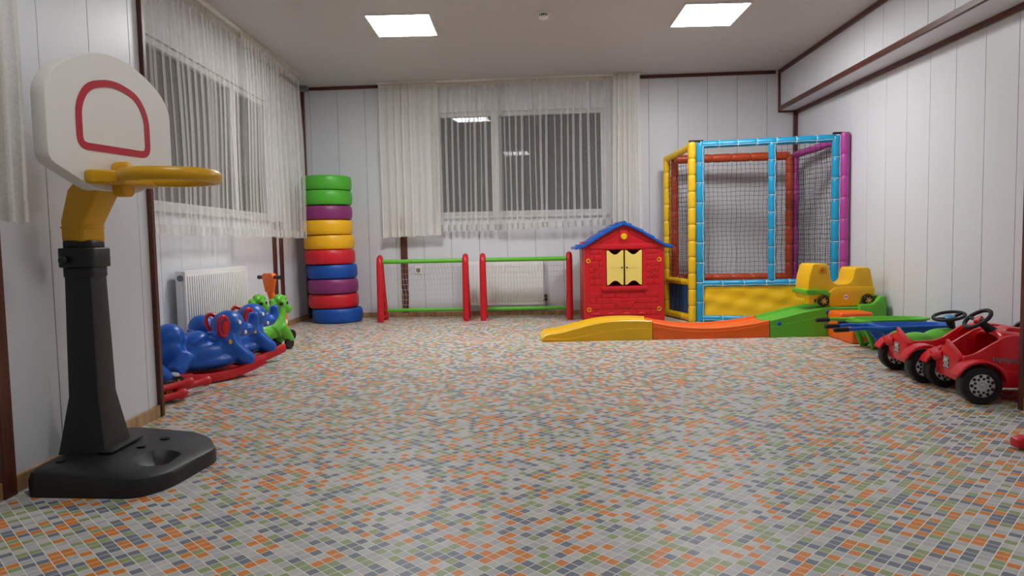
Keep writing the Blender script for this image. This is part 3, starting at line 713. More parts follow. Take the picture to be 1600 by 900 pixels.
# ------------------------------------------------------------------ padded net cage
def cage():
    FL = Vector((1.895, 6.93, 0)); FR = Vector((3.045, 6.50, 0)); PR = Vector((3.105, 6.46, 0)); YL = Vector((1.815, 6.95, 0))
    BRc = Vector((3.02, 7.36, 0)); BLc = Vector((1.70, 7.54, 0)); OL = Vector((1.775, 7.50, 0)); OR = Vector((2.945, 7.34, 0))
    t = thing('play_cage', 'padded net play cage of cyan, yellow, purple and orange frames', 'play cage', (2.4, 7.0, 0))
    R = .041
    def bar(p, q, m_, name, r=R, pitch=.185, lace=True, seed=1):
        p = Vector(p); q = Vector(q); d = q-p; L = d.length; n = max(2, round(L/pitch)); z = d.normalized()
        core = G(t).tube([p, q], r*.84, 10).build(name, m_, t)
        for i in range(n):
            a = p+d*(i/n)+z*.002; b = p+d*((i+1)/n)-z*.002; Lh = (b-a).length
            G(t).lathe([(r*.84, 0), (r*.96, Lh*.05), (r, Lh*.2), (r, Lh*.8), (r*.96, Lh*.95), (r*.84, Lh)], a, z, 14).build('pad', m_, core, ang=60)
        if lace:
            g = G(t); side = Vector((0, -1, 0)); x = z.cross(side); x = x.normalized() if x.length > .1 else Vector((1, 0, 0))
            pts = []
            for i in range(n):
                a = p+d*(i/n)
                ring = [a+(side*math.cos(th)+x*math.sin(th))*(r*1.02) for th in [2*PI*k/12 for k in range(12)]]
                g.tube(ring, .0024, 4, False, closed=True)
                pts += [a+(side*math.cos(.5)+x*math.sin(.5))*r*1.03]
                pts += [p+d*((i+.5)/n)+(side*math.cos(.35)+x*math.sin(.35))*r*1.04]
            pts.append(q+(side*math.cos(.5)+x*math.sin(.5))*r*1.03)
            g.tube(pts, .0024, 4, False); g.build('lacing', LACE, core)
        return core
    def net(A, B, zb, zt_, name='net', cell=.046, seed=1, slack=.006):
        A = Vector(A); B = Vector(B); d = B-A; L = d.length; h = zt_-zb; nx = int(L/cell); nz = int(h/cell); R_ = random.Random(seed)
        n = Vector((d.y, -d.x, 0)).normalized()
        def pt(u, v):
            w = .012*math.sin(7*u*L+3*v)*math.sin(PI*u)+slack*math.sin(23*v+5*u)
            return A+d*u+Vector((0, 0, zb+h*v))+n*w+d.normalized()*slack*math.sin(17*v+9*u)
        g = G(t)
        for i in range(nx+1): g.tube([pt(i/nx, k/14) for k in range(15)], .0017, 3, False)
        for j in range(nz+1): g.tube([pt(k/14, j/nz)+Vector((0, 0, slack*.6*math.sin(k*1.7+j))) for k in range(15)], .0017, 3, False)
        g.build(name, NETB, t)
    def at(v, z): return (v.x, v.y, z)
    zf0, zf1, zb_ = 1.765, 1.745, 1.70
    # front, cyan
    d = (FR-FL).normalized()
    bar(at(FL, .0), at(FL, zf0+.02), CYAN, 'post', pitch=.2); bar(at(FR, .0), at(FR, zf1+.02), CYAN, 'post', pitch=.2)
    bar(at(FL, zf0), at(FR, zf1), CYAN, 'rail', .036); bar(at(FL, .385), at(FR, .41), CYAN, 'rail', .034, .22); bar(at(FL, .04), at(FR, .04), CYAN, 'rail', .034, .22)
    M_ = FL+(FR-FL)*.545; bar(at(M_, .41), at(M_, zf1), CYAN, 'post', .036, .17)
    net(M_+d*.04, FR-d*.03, .43, zf1-.03, seed=2)
    # yellow vinyl apron with soft folds
    a = FL+d*.03; b = FR-d*.03; vs = []; fs = []; nx, nz = 40, 12; n = Vector((d.y, -d.x, 0))
    R_ = random.Random(4)
    for j in range(nz+1):
        for i in range(nx+1):
            u, v = i/nx, j/nz; w = .008*math.sin(9*u+14*v)*math.sin(PI*v)+.006*math.sin(31*u-8*v)*math.sin(PI*v)
            vs.append(a+(b-a)*u+Vector((0, 0, .05+.335*v))+n*(w+.012))
    for j in range(nz):
        for i in range(nx): k = j*(nx+1)+i; fs.append((k, k+1, k+nx+2, k+nx+1))
    ap = G(t).add(vs, fs).build('vinyl_apron', YVIN, t, ang=180)
    ap.modifiers.new('solid', 'SOLIDIFY').thickness = .004
    # left, yellow
    bar(at(YL, 0), at(YL, zf0+.03), YVIN, 'post', .040, .165, lace=False); bar(at(BLc, 0), at(BLc, zb_+.03), YVIN, 'post', .038, .17, lace=False)
    bar(at(YL, zf0-.01), at(BLc, zb_), YVIN, 'rail', .034, .17, lace=False); bar(at(YL, .40), at(BLc, .40), YVIN, 'rail', .034, .17, lace=False); bar(at(YL, .04), at(BLc, .04), YVIN, 'rail', .036, .17, lace=False)
    dl = (BLc-YL).normalized(); net(YL+dl*.03, BLc-dl*.03, .42, zb_-.02, seed=3)
    a = YL+dl*.03; b = BLc-dl*.03; vs = []; fs = []; n = Vector((dl.y, -dl.x, 0))
    for j in range(nz+1):
        for i in range(nx+1):
            u, v = i/nx, j/nz; w = .008*math.sin(40*u)*(.3+.7*v)
            vs.append(a+(b-a)*u+Vector((0, 0, .06+.32*v))+n*w)
    for j in range(nz):
        for i in range(nx): k = j*(nx+1)+i; fs.append((k, k+1, k+nx+2, k+nx+1))
    bp_ = G(t).add(vs, fs).build('vinyl_apron', BLV, t, ang=180); bp_['label'] = 'slate blue vinyl panel low on the left side'
    bp_.modifiers.new('solid', 'SOLIDIFY').thickness = .004
    # back, burnt orange
    bar(at(OL, 0), at(OL, zb_), ORV, 'post', .040, .2, lace=False); bar(at(OR, 0), at(OR, zb_), ORV, 'post', .040, .2, lace=False)
    bar(at(OL, zb_-.01), at(OR, zb_-.01), ORV, 'rail', .045, .2, lace=False); bar(at(OL, .415), at(OR, .415), ORV, 'rail', .045, .2, lace=False)
    do = (OR-OL).normalized(); net(OL+do*.03, OR-do*.03, .44, zb_-.04, seed=5)
    # right, purple
    bar(at(PR, 0), at(PR, zf1+.045), PURV, 'post', .040, .2, lace=False); bar(at(BRc, 0), at(BRc, zb_), PURV, 'post', .032, .2, lace=False)
    bar(at(PR, zf1-.01), at(BRc, zb_), PURV, 'rail', .036, .2, lace=False); bar(at(PR, .41), at(BRc, .41), PURV, 'rail', .036, .2, lace=False); bar(at(PR, .04), at(BRc, .04), PURV, 'rail', .036, .2, lace=False)
    dr = (BRc-PR).normalized(); net(PR+dr*.03, BRc-dr*.03, .43, zb_-.02, seed=6, cell=.042)
    # dark clamps on top of the front corners
    for (p, z) in (((FL+YL)/2, zf0+.03), ((FR+PR)/2, zf1+.035)):
        G(t).box(p.x-.07, p.x+.07, p.y-.02, p.y+.02, z, z+.016).build('corner_clamp', NETB, t, bevel=.004)
cage()

# ------------------------------------------------------------------ roller-coaster track and its car
def coaster():
    t = thing('coaster_track', 'low toy coaster track of yellow, orange and green plastic sections', 'ramp', (1.7, 5.92, 0))
    y0, y1 = 5.735, 6.13
    def smoothp(pts, n=24):
        xs = [p[0] for p in pts]; out = []
        for i in range(n+1):
            x = xs[0]+(xs[-1]-xs[0])*i/n
            k = max(j for j in range(len(xs)) if xs[j] <= x+1e-9); k = min(k, len(xs)-2)
            h = xs[k+1]-xs[k]; u = (x-xs[k])/h; z0, z1 = pts[k][1], pts[k+1][1]
            m0 = (pts[k+1][1]-pts[max(k-1, 0)][1])/(xs[k+1]-xs[max(k-1, 0)])*h; m1 = (pts[min(k+2, len(xs)-1)][1]-z0)/(xs[min(k+2, len(xs)-1)]-xs[k])*h
            out.append((x, (2*u**3-3*u*u+1)*z0+(u**3-2*u*u+u)*m0+(-2*u**3+3*u*u)*z1+(u**3-u*u)*m1))
        return out
    def section(pts, m_, nm, rib=None, ya=y0, yb=y1):
        P = smoothp(pts); vs = []; fs = []
        for x, z in P:
            e = min(.02, z*.35)
            vs += [(x, ya, 0), (x, ya+.004, z-.008), (x, ya+.012, z), (x, ya+.036, z), (x, ya+.048, z-e), (x, yb-.048, z-e), (x, yb-.036, z), (x, yb-.012, z), (x, yb-.004, z-.008), (x, yb, 0)]
        m = 10
        for i in range(len(P)-1):
            for k in range(m): fs.append((i*m+k, i*m+(k+1) % m, (i+1)*m+(k+1) % m, (i+1)*m+k))
        fs += [tuple(range(m)), tuple(range(len(P)*m-1, (len(P)-1)*m-1, -1))]
        o = G(t).add(vs, fs).build(nm, m_, t, ang=30)
        if rib:
            g = G(t); g.tube([(x, ya-.001+.004*min(1, rib(x)/.1), rib(x)) for x, z in P[::2]], .0035, 6); g.build('side_rib', m_, o)
        return o
    yel = [(.24, .03), (.262, .058), (.38, .074), (.52, .108), (.70, .150), (.86, .167), (1.02, .167), (1.165, .160)]
    section(yel, YELL, 'yellow_section', lambda x: .02+.075*max(0, min(1, (x-.5)/.4))**.8)
    ora = [(1.171, .150), (1.30, .124), (1.48, .101), (1.65, .094), (1.82, .101), (2.0, .122), (2.143, .146)]
    section(ora, ORAN, 'orange_section', lambda x: .06+.06*((x-1.65)/.49)**2)
    grn = [(2.149, .146), (2.25, .168), (2.45, .215), (2.60, .241), (2.69, .25)]
    g1 = section(grn, GREEN, 'green_section', lambda x: .085+.1*(x-2.149)/.54)
    for x, z in ((2.225, .115), (2.63, .205)):
        G(t).lathe([(.0, .006), (.014, .006), (.019, 0)], (x, y0+.001, z), (0, -1, 0), 14).build('bolt_cap', BLUE, g1)
    pl = section([(2.692, .245), (2.78, .243), (2.95, .243), (3.10, .243)], GREEN, 'platform')
    G(t).prism([(2.88, .20), (2.885, .262), (2.99, .268), (3.03, .30), (3.055, .33), (3.10, .33), (3.11, 0), (2.88, 0)], y0-.03, y0+.03, 'y').build('end_wall', GREEN, pl, bevel=.008)
    G(t).prism([(3.03, .2), (3.055, .33), (3.10, .33), (3.115, 0), (3.03, 0)], y0+.03, y1-.01, 'y').build('end_stop', GREEN, pl, bevel=.008)
    st = G(t).box(2.625, 2.89, 5.50, y0-.001, 0, .222).build('step', ORAN, t, bevel=.022, seg=3)
    st2 = G(t).box(2.612, 2.80, 5.285, 5.50, 0, .118).build('step', ORAN, t, bevel=.02, seg=3)
    G(t).box(2.80, 2.88, 5.30, 5.50, 0, .10).build('step_side', GREEN, t, bevel=.01)
    # car
    c = thing('coaster_car', 'yellow toy coaster car with green bumper parked on the green platform', 'toy car', (2.77, 5.90, .235))
    ya, yb = 5.775, 6.035
    prof = smooth_poly([(2.482, .30), (2.478, .42), (2.49, .50), (2.515, .585), (2.53, .60), (2.628, .60), (2.648, .585), (2.672, .47), (2.70, .432), (2.74, .424), (2.815, .428), (2.85, .455), (2.868, .545), (2.885, .562), (2.985, .562), (3.002, .545), (3.028, .42), (3.03, .30)], .025, 4)
    G(c).prism(prof, ya, yb, 'y').build('body', YELL, c, bevel=.012, seg=3, ang=50)
    low = smooth_poly([(2.655, .238), (2.65, .36), (2.70, .40), (3.03, .40), (3.03, .33), (3.0, .335), (2.965, .342), (2.925, .32), (2.895, .245)], .012, 3)
    G(c).prism(low, ya-.018, yb+.018, 'y').build('chassis', YELL, c, bevel=.006, seg=2, ang=50)
    bump = smooth_poly([(2.462, .345), (2.458, .385), (2.60, .382), (2.63, .375), (2.665, .345), (2.655, .325), (2.61, .342), (2.55, .348), (2.52, .338)], .01, 3)
    G(c).prism(bump, ya-.02, yb+.02, 'y').build('bumper', GREEN, c, bevel=.007, seg=2, ang=50)
    G(c).box(2.482, 2.535, ya-.004, ya+.06, .262, .345).build('fender', YELL, c, bevel=.008)
    G(c).lathe([(.0, .0), (.014, .0), (.016, .004)], (2.595, ya-.002, .545), (0, -1, 0), 14).build('handle_bolt', ORAN, c)
    G(c).box(2.565, 2.635, ya-.006, ya+.004, .515, .578).build('handle_recess', DYELL, c, bevel=.006)
    wheels(c, [(2.60, ya-.004, .288), (2.975, ya-.004, .288), (2.60, yb-.022, .288), (2.975, yb-.022, .288)], .046, .03, 'spoke')
    st = G(c).lathe([(.0, .0012), (.021, .0012), (.022, 0)], (2.79, ya-.018, .318), (0, -1, 0), 20).build('sticker', WHITE, c)
    st.scale = (1, 1, 1)
    G(c).box(2.776, 2.804, ya-.0198, ya-.0188, .314, .323).build('sticker_print', mat('sticker_red_print', (190, 90, 90), .5), st)
    c.location.z += .008
def wheels(root, centers, r, w, kind, hub=None, axis=(0, -1, 0), par=None):
    out = []
    for cx_, cy_, cz_ in centers:
        ax = Vector(axis)
        tw = G(root).lathe([(r*.62, 0), (r*.66, w*.02), (r*.9, w*.0), (r*.985, w*.12), (r, w*.3), (r, w*.7), (r*.985, w*.88), (r*.9, w), (r*.66, w*.98), (r*.62, w), (r*.5, w*.9)], (cx_, cy_, cz_), axis, 28).build('wheel', RUBBER, par or root, ang=40)
        c0 = Vector((cx_, cy_, cz_))+ax*w*.9
        q = Vector((0, 0, 1)).rotation_difference(ax)
        if kind == 'spoke':
            for k in range(6):
                a = 2*PI*k/6+.2; g = G(root); u = Vector((math.cos(a), math.sin(a), 0)); v = Vector((-math.sin(a), math.cos(a), 0))
                pts = [u*r*.12-v*r*.05, u*r*.12+v*r*.05, u*r*.58+v*r*.13, u*r*.58-v*r*.13]
                vs = [c0+q @ p for p in pts]+[c0+q @ (p+Vector((0, 0, w*.08))) for p in pts]
                g.add(vs, [(0,1,2,3),(7,6,5,4),(0,4,5,1),(1,5,6,2),(2,6,7,3),(3,7,4,0)]).build('spoke', YELL, tw)
            G(root).lathe([(r*.16, 0), (r*.16, w*.12), (r*.1, w*.16)], c0, axis, 12).build('hub', SILV, tw)
        elif kind == 'alloy':
            hb = G(root).lathe([(r*.60, -w*.02), (r*.62, w*.06), (r*.58, w*.10), (r*.2, w*.12), (r*.18, w*.06), (r*.08, w*.06), (r*.06, w*.16), (.0, w*.17)], c0, axis, 30, caps=False).build('hub', SILV, tw)
            for k in range(18):
                a = 2*PI*k/18; rad = r*(.50 if k % 2 else .36); sz = r*(.09 if k % 2 else .07)
                p_ = c0+q @ Vector((rad*math.cos(a), rad*math.sin(a), w*.115))
                G(root).lathe([(0, .0008), (sz, .0008), (sz, 0)], p_, axis, 8, caps=False).build('hub_hole', RUBBER, hb)
        else:
            G(root).lathe([(r*.5, 0), (r*.45, w*.08), (.0, w*.1)], c0, axis, 18, caps=False).build('hub', hub or BLACK, tw)
        out.append(tw)
    return out
coaster()

# ------------------------------------------------------------------ wheelbarrows
def barrow(label, m_, x, y, tip, zr, rz=0):
    t = thing('toy_wheelbarrow', label, 'wheelbarrow', (x, y, 0), rz, 'toy wheelbarrows')
    # local: +x towards the wall (nose), handles at -x; x=0 is the rear end of the tray
    rim = smooth_poly([(0, -.11), (.10, -.122), (.42, -.105), (.53, -.05), (.53, .05), (.42, .105), (.10, .122), (0, .11)], .05, 4)
    n = len(rim); c = Vector((.25, 0)); secs = []
    for sc_, z, dx in ((1.06, zr-.012, 0), (1.06, zr, 0), (1.0, zr+.003, 0), (.93, zr-.004, 0), (.62, .09, .02), (.40, .08, .02)):
        secs.append([(c.x+(p[0]-c.x)*sc_+dx, p[1]*sc_, z) for p in rim])
    out = [[(c.x+(p[0]-c.x)*s_+.02*(1-s_), p[1]*s_, z) for p in rim] for s_, z in ((.45, .065), (.68, .075), (.99, zr-.015))]
    allsec = out+secs; vs = []; fs = []
    for s_ in allsec: vs += s_
    for j in range(len(allsec)-1):
        for i in range(n): fs.append((j*n+i, j*n+(i+1) % n, (j+1)*n+(i+1) % n, (j+1)*n+i))
    fs += [tuple(range(n-1, -1, -1)), tuple(range((len(allsec)-1)*n, len(allsec)*n))]
    tray = G().add(vs, fs).build('tray', m_, t, ang=50)
    for s, tx in ((-1, tip[0]), (1, tip[1])):
        h = G().tube([(tx+.09, s*.10, zr-.016), (-.12, s*.10, zr-.010), (-.04, s*.105, zr-.018), (.06, s*.115, zr-.02)], [.013, .014, .018, .02], 10).build('handle', m_, t)
        G().tube([(tx, s*.10, zr-.018), (tx+.006, s*.10, zr-.018), (tx+.10, s*.10, zr-.016)], [.011, .017, .017], 10).build('grip', RUBBER, h)
        G().tube([(.02, s*.09, zr-.03), (.07, s*.085, .10), (.10, s*.085, .012), (.13, s*.085, .012), (.20, s*.07, .08)], [.024, .022, .018, .016, .016], 8).build('leg', m_, t)
    wheels(t, [(x+.47, y+.02, .06)], .06, .04, 'plain', hub=YELL)
    return t
def barrow_at(label, m_, x, y, tip, zr):
    barrow(label, m_, x, y, tip, zr)
barrow_at('blue toy wheelbarrow with black handle grips behind the red cars', BLUE, 2.545, 4.84, (-.33, -.30), .205)
barrow_at('green toy wheelbarrow behind the blue one, by the coaster steps', GREEN, 2.545, 5.115, (-.17, -.245), .218)

# ------------------------------------------------------------------ red toy cars
def red_car(label, x, y, rz, cock, steer, Ht=.345, rim=.228):
    t = thing('ride_on_car', label, 'toy car', (x, y, 0), rz, 'red ride-on cars by the right wall')
    # hood
    st = [(cock, .155, .09, Ht-.02), (cock+.03, .16, .085, Ht), (cock+.10, .165, .085, Ht-.004), (cock+.20, .16, .085, Ht-.03), (cock+.30, .15, .085, Ht-.07), (cock+.38, .13, .09, Ht-.12), (cock+.44, .09, .10, Ht-.17), (cock+.46, .05, .12, Ht-.19)]
    vs = []; fs = []; m = 24
    for (X, w, zb, zt_) in st:
        for k in range(m):
            a = 2*PI*k/m; ca, sa = math.cos(a), math.sin(a); e = 2/3.0
            vs.append((X, w*abs(ca)**e*(1 if ca > 0 else -1), (zb+zt_)/2+(zt_-zb)/2*abs(sa)**e*(1 if sa > 0 else -1)))
    for i in range(len(st)-1):
        for k in range(m): fs.append((i*m+k, i*m+(k+1) % m, (i+1)*m+(k+1) % m, (i+1)*m+k))
    fs += [tuple(range((len(st)-1)*m, len(st)*m))]
    hood = G().add(vs, fs).build('hood', REDCAR, t, ang=45)
    hood.modifiers.new('solid', 'SOLIDIFY').thickness = .008
    # tub: floor and side panels that sweep up to the hood
    G().box(-.055, cock+.1, -.14, .14, .085, .12).build('seat_pan', REDCAR, t, bevel=.01)
    for s in (-1, 1):
        p = smooth_poly([(-.055, .09), (cock+.10, .09), (cock+.10, Ht-.015), (cock+.02, Ht-.012), (cock-.05, rim+(Ht-rim)*.5), (cock-.12, rim+.012), (-.03, rim), (-.055, rim)], [.01, .01, .03, .05, .08, .08, .02, .02], 5)
        ya, yb = (-.168, -.146) if s < 0 else (.146, .168)
        G().prism(p, ya, yb, 'y').build('side_panel', REDCAR, t, bevel=.007, seg=2)
        sk = smooth_poly([(.10, .078), (cock+.44, .085), (cock+.44, .135), (cock+.2, .150), (.10, .165)], .015, 3)
        G().prism(sk, s*.20 if s < 0 else .165, -.165 if s < 0 else .20, 'y').build('side_skirt', REDCAR, t, bevel=.008)
        # mudguard
        n = 12; o_ = []; i_ = []
        for k in range(n+1):
            a = math.radians(8+150*k/n); o_.append((.122*math.cos(a), .095+.122*math.sin(a))); i_.append((.108*math.cos(a), .095+.108*math.sin(a)))
        G().prism(o_+i_[::-1], s*.245 if s < 0 else .15, -.15 if s < 0 else .245, 'y').build('mudguard', REDCAR, t, bevel=.005, seg=1)
    # tail panel with sticker, and bin beside it
    tl = G(); tl.prism([(-.15, .095), (.02, .10), (.10, .135), (.115, .215), (.06, .225), (.045, .25), (-.02, .268), (-.15, .215)], -.073, -.055, 'x')
    tp = tl.build('tail_panel', REDCAR, t, bevel=.006)
    fin = G(); fin.prism([(-.15, .13), (.03, .13), (.045, .285), (-.15, .215)], -.057, -.036, 'x'); fin.build('tail_fin', REDCAR, t, bevel=.006)
    R_ = random.Random(5); dz = .17; g = G(); k = .0115
    for a in range(5):
        for b in range(5):
            if (a+b) % 2 == 0 or R_.random() < .25: g.box(-.0758, -.0738, -.045+a*k, -.045+a*k+k*.9, dz-.025+b*k, dz-.025+b*k+k*.9)
    dk = G().box(-.0748, -.0728, -.048, .014, dz-.029, dz+.034).build('sticker', mat('decal_dark', (60, 40, 44), .5), tp)
    g.build('sticker_print', mat('decal_white', (225, 222, 222), .5), dk)
    ch = G().tube([(-.07, .03, .205), (-.085, .07, .19), (-.075, .125, .20), (-.03, .15, .225)], [.018, .026, .026, .014], 8).build('tail_scoop', REDCAR, t)
    # decals: streaks on the hood side, silver lettering on the skirt
    g = G(); R2 = random.Random(9)
    for i in range(10):
        xx = cock-.045+i*.013; zz = .205-.10*i*.013+R2.uniform(-.006, .006); g.box(xx, xx+.009, -.1705, -.1688, zz, zz+R2.uniform(.012, .026))
    g.build('side_decal', mat('decal_grey', (120, 118, 122), .4), t)
    g = G(); xx = cock+.22
    for ch_ in range(6):
        z0_ = .098+.003*ch_*.2; w_ = .014
        g.box(xx, xx+.004, -.2025, -.2008, z0_, z0_+.028); g.box(xx, xx+w_, -.2025, -.2008, z0_+.012, z0_+.016)
        if ch_ % 2: g.box(xx+w_-.003, xx+w_+.001, -.2025, -.2008, z0_, z0_+.018)
        else: g.box(xx, xx+w_, -.2025, -.2008, z0_+.025, z0_+.029)
        xx += .021
    g.build('silver_lettering', mat('decal_silver', (205, 200, 204), .35, metal=.4), t, label='silver and black lettering sticker')
    # hood scoop ridge
    G().prism(smooth_poly([(cock+.05, Ht-.01), (cock+.08, Ht+.012), (cock+.2, Ht-.004), (cock+.24, Ht-.05)], .01, 3), -.05, .05, 'y').build('hood_scoop', REDCAR, hood, bevel=.008)
    for (wx, wy) in ((0, -.165), (0, .24), (cock+.34, -.13), (cock+.34, .205)):
        tw = wheel_local(t, wx, wy, .094, .075)
    G().tube([(0, -.2, .094), (0, .2, .094)], .012, 8).build('axle', BLACK, t)
    if steer:
        n_ = Vector((-.62, -.12, .78)).normalized(); c_ = Vector((cock-.045, .0, .395))
        s_ = G().ring(c_, n_, .066, .0105, 30, 8).build('steering_wheel', RUBBER, t)
        G().tube([c_-n_*.02, Vector((cock+.03, 0, .325))], [.016, .026], 10).build('steering_column', RUBBER, s_)
        side = n_.cross(Vector((0, 0, 1))).normalized()
        G().tube([c_-side*.064, c_-n_*.012, c_+side*.064], .009, 8).build('steering_spoke', RUBBER, s_)
        G().lathe([(.026, 0), (.027, .012), (.018, .02)], c_-n_*.016, n_, 6).build('steering_badge', REDCAR, s_, ang=20)
    return t
def wheel_local(t, wx, wy, r, w, kind='alloy'):
    g = thing_local_wheel(t, wx, wy, r, w, kind); return g
class _Ident:
    matrix_basis = Matrix.Identity(4)
_ID = _Ident()
def thing_local_wheel(t, wx, wy, r, w, kind):
    return wheels(_ID, [(wx, wy, r)], r, w, kind, par=t)
red_car('red ride-on car with black steering wheel, nearest at the right', 2.315, 3.545, -.19, .12, True)
red_car('red ride-on car without steering wheel, behind the nearest one', 2.345, 4.06, -.15, .34, False, .30, .178)

# ------------------------------------------------------------------ green ride-on with steering wheel
def green_ride():
    t = thing('ride_on_toy', 'green ride-on toy with black steering wheel and blue hub', 'ride-on toy', (2.72, 4.49, 0))
    g = G(t)
    g.ell((2.505, 4.47, .145), (.062, .075, .068)); g.ell((2.63, 4.48, .13), (.11, .085, .07)); g.ell((2.82, 4.49, .135), (.16, .105, .085)); g.ell((2.93, 4.49, .13), (.12, .10, .085)); g.ell((2.72, 4.49, .09), (.26, .085, .04))
    b = g.build('body', GREEN, t, remesh=.009, sm=6)
    G(t).lathe([(.0, .002), (.016, .002), (.018, 0)], (2.462, 4.425, .168), (-.75, -.6, .2), 16).build('eye', WHITE, t)
    wheels(t, [(2.60, 4.41, .052), (2.92, 4.41, .052), (2.60, 4.60, .052), (2.92, 4.60, .052)], .052, .03, 'plain')
    c_ = Vector((2.85, 4.49, .298)); n_ = Vector((-.22, -.1, .97)).normalized()
    s_ = G(t).ring(c_, n_, .090, .011, 30, 8).build('steering_wheel', RUBBER, t)
    G(t).tube([c_-n_*.02, Vector((2.88, 4.49, .20))], [.03, .016], 10).build('steering_column', RUBBER, s_)
    G(t).tube([c_+Vector((-.088, 0, -.018)), c_-n_*.018, c_+Vector((.088, 0, .018))], .011, 8).build('steering_spoke', RUBBER, s_)
    G(t).lathe([(.034, 0), (.034, .012), (.02, .022)], c_-n_*.016, n_, 16).build('steering_hub', mat('light_blue_plastic', (70, 140, 190), .4), s_)
green_ride()

# ------------------------------------------------------------------ rocking elephants
def elephant(label, x, y, rz):
    t = thing('rocking_elephant', label, 'rocking toy', (x, y, 0), rz, 'blue rocking elephants on red rockers')
    for s in (-1, 1):
        pts = []; n = 16
        def zr_(u): return .008+.42*u*u
        top = []; bot = []
        for i in range(n+1):
            u = -.40+.82*i/n; bot.append((u, zr_(u-.0)*.9)); top.append((u, zr_(u)*.9+.062))
        G().prism(bot+top[::-1], s*.15 if s < 0 else .10, -.10 if s < 0 else .15, 'y').build('rocker', RED, t, bevel=.008)
    for u in (-.25, .28): G().box(u-.05, u+.05, -.145, .145, .075, .095).build('foot_plate', RED, t, bevel=.006)
    g = G()
    g.ell((-.06, 0, .20), (.27, .12, .10)); g.ell((.0, 0, .14), (.33, .125, .065)); g.ell((-.27, 0, .335), (.105, .095, .095)); g.ell((-.28, 0, .24), (.10, .11, .12))
    g.ell((.17, 0, .24), (.12, .115, .15)); g.ell((.21, 0, .375), (.125, .105, .105)); g.ell((-.10, 0, .29), (.12, .10, .06), Matrix.Rotation(-.3, 3, 'Y'))
    for s in (-1, 1):
        g.tube([(.17, s*.06, .24), (.25, s*.09, .15), (.31, s*.10, .10)], [.06, .065, .06], 10); g.tube([(-.2, s*.06, .2), (-.28, s*.09, .13), (-.32, s*.1, .11)], [.07, .06, .05], 10)
    g.tube([(.27, 0, .355), (.34, 0, .325), (.40, 0, .33), (.435, 0, .365), (.44, 0, .42), (.435, 0, .445)], [.065, .055, .05, .046, .040, .036], 12)
    b = g.build('body', BLUE, t, remesh=.010, sm=8)
    for s in (-1, 1):
        pts = []
        for k in range(14):
            a = 2*PI*k/14; pts.append(((.095 if s < 0 else .155)+.05*math.cos(a)-.012*math.sin(a), s*(.096+.016*math.sin(a)-.012*math.cos(a)), .378+.072*math.sin(a)))
        e = G().tube(pts, .015, 8, closed=True).build('ear', RED, t)
        G().ell((.105 if s < 0 else .165, s*.101, .372), (.03, .008, .05)).build('ear_lobe', RED, e)
        G().lathe([(.0, .004), (.014, .004), (.017, 0)], (.235, s*.099, .395), (.25, s*.9, .2), 14).build('eye', WHITE if s < 0 else YELL, t)
        G().lathe([(.0, .006), (.013, .006), (.016, 0)], (.13, s*.117, .265), (0, s, .1), 14).build('bolt', DYELL, t)
        G().lathe([(.0, .006), (.013, .006), (.016, 0)], (.30, s*.075, .315), (.3, s, .0), 14).build('tusk_bolt', WHITE, t)
        G().tube([(-.02, s*.08, .34), (-.02, s*.15, .345)], .013, 8).build('hand_grip', BLUE, t)
    return t
AZ = math.atan2(.93, .36)
AZE = math.atan2(.81, .58)
elephant('blue rocking elephant with red ears, nearer of the two', -1.957, 4.35, AZE)
elephant('blue rocking elephant with raised trunk, second behind the first', -1.995, 4.875, AZE+.02)
for e_ in [o for o in bpy.data.objects if o.name.startswith('rocking_elephant')]: e_.scale = (.82, 1, .9)

# blue wheeled ride-on half hidden by the near wall corner
def blue_ride():
    t = thing('ride_on_toy', 'blue ride-on toy with yellow spoked wheels and red bars, behind the wall corner', 'ride-on toy', (-2.06, 3.72, 0), AZ)
    g = G(); g.ell((0, 0, .15), (.2, .09, .06)); g.tube([(.02, 0, .20), (.12, 0, .15), (.23, 0, .07)], [.07, .065, .045], 12); g.ell((.05, 0, .235), (.05, .08, .045)); g.ell((-.14, 0, .18), (.08, .08, .07))
    g.build('body', BLUE, t, remesh=.010, sm=6)
    wheels(_ID, [(.10, -.115, .058), (-.16, -.115, .058), (.10, .15, .058), (.235, -.02, .055)], .058, .035, 'spoke', par=t)
    G().lathe([(.0, .01), (.022, .008), (.026, 0)], (.235, -.035, .115), (0, -.3, 1), 14).build('wheel_cap', SILV, t)
    for (a, b, z) in (((-.10, -.20), (.12, -.205), .04), ((-.12, -.175), (.20, -.17), .085), ((.12, -.15), (.36, -.135), .06)):
        G().tube([(a[0], a[1], z), (b[0]-.03, b[1], z), (b[0]-.015, b[1], z), (b[0]+.015, b[1], z+.002), (b[0]+.03, b[1], z)], [.02, .02, .028, .028, .016], 10).build('bar', RED, t)
blue_ride()

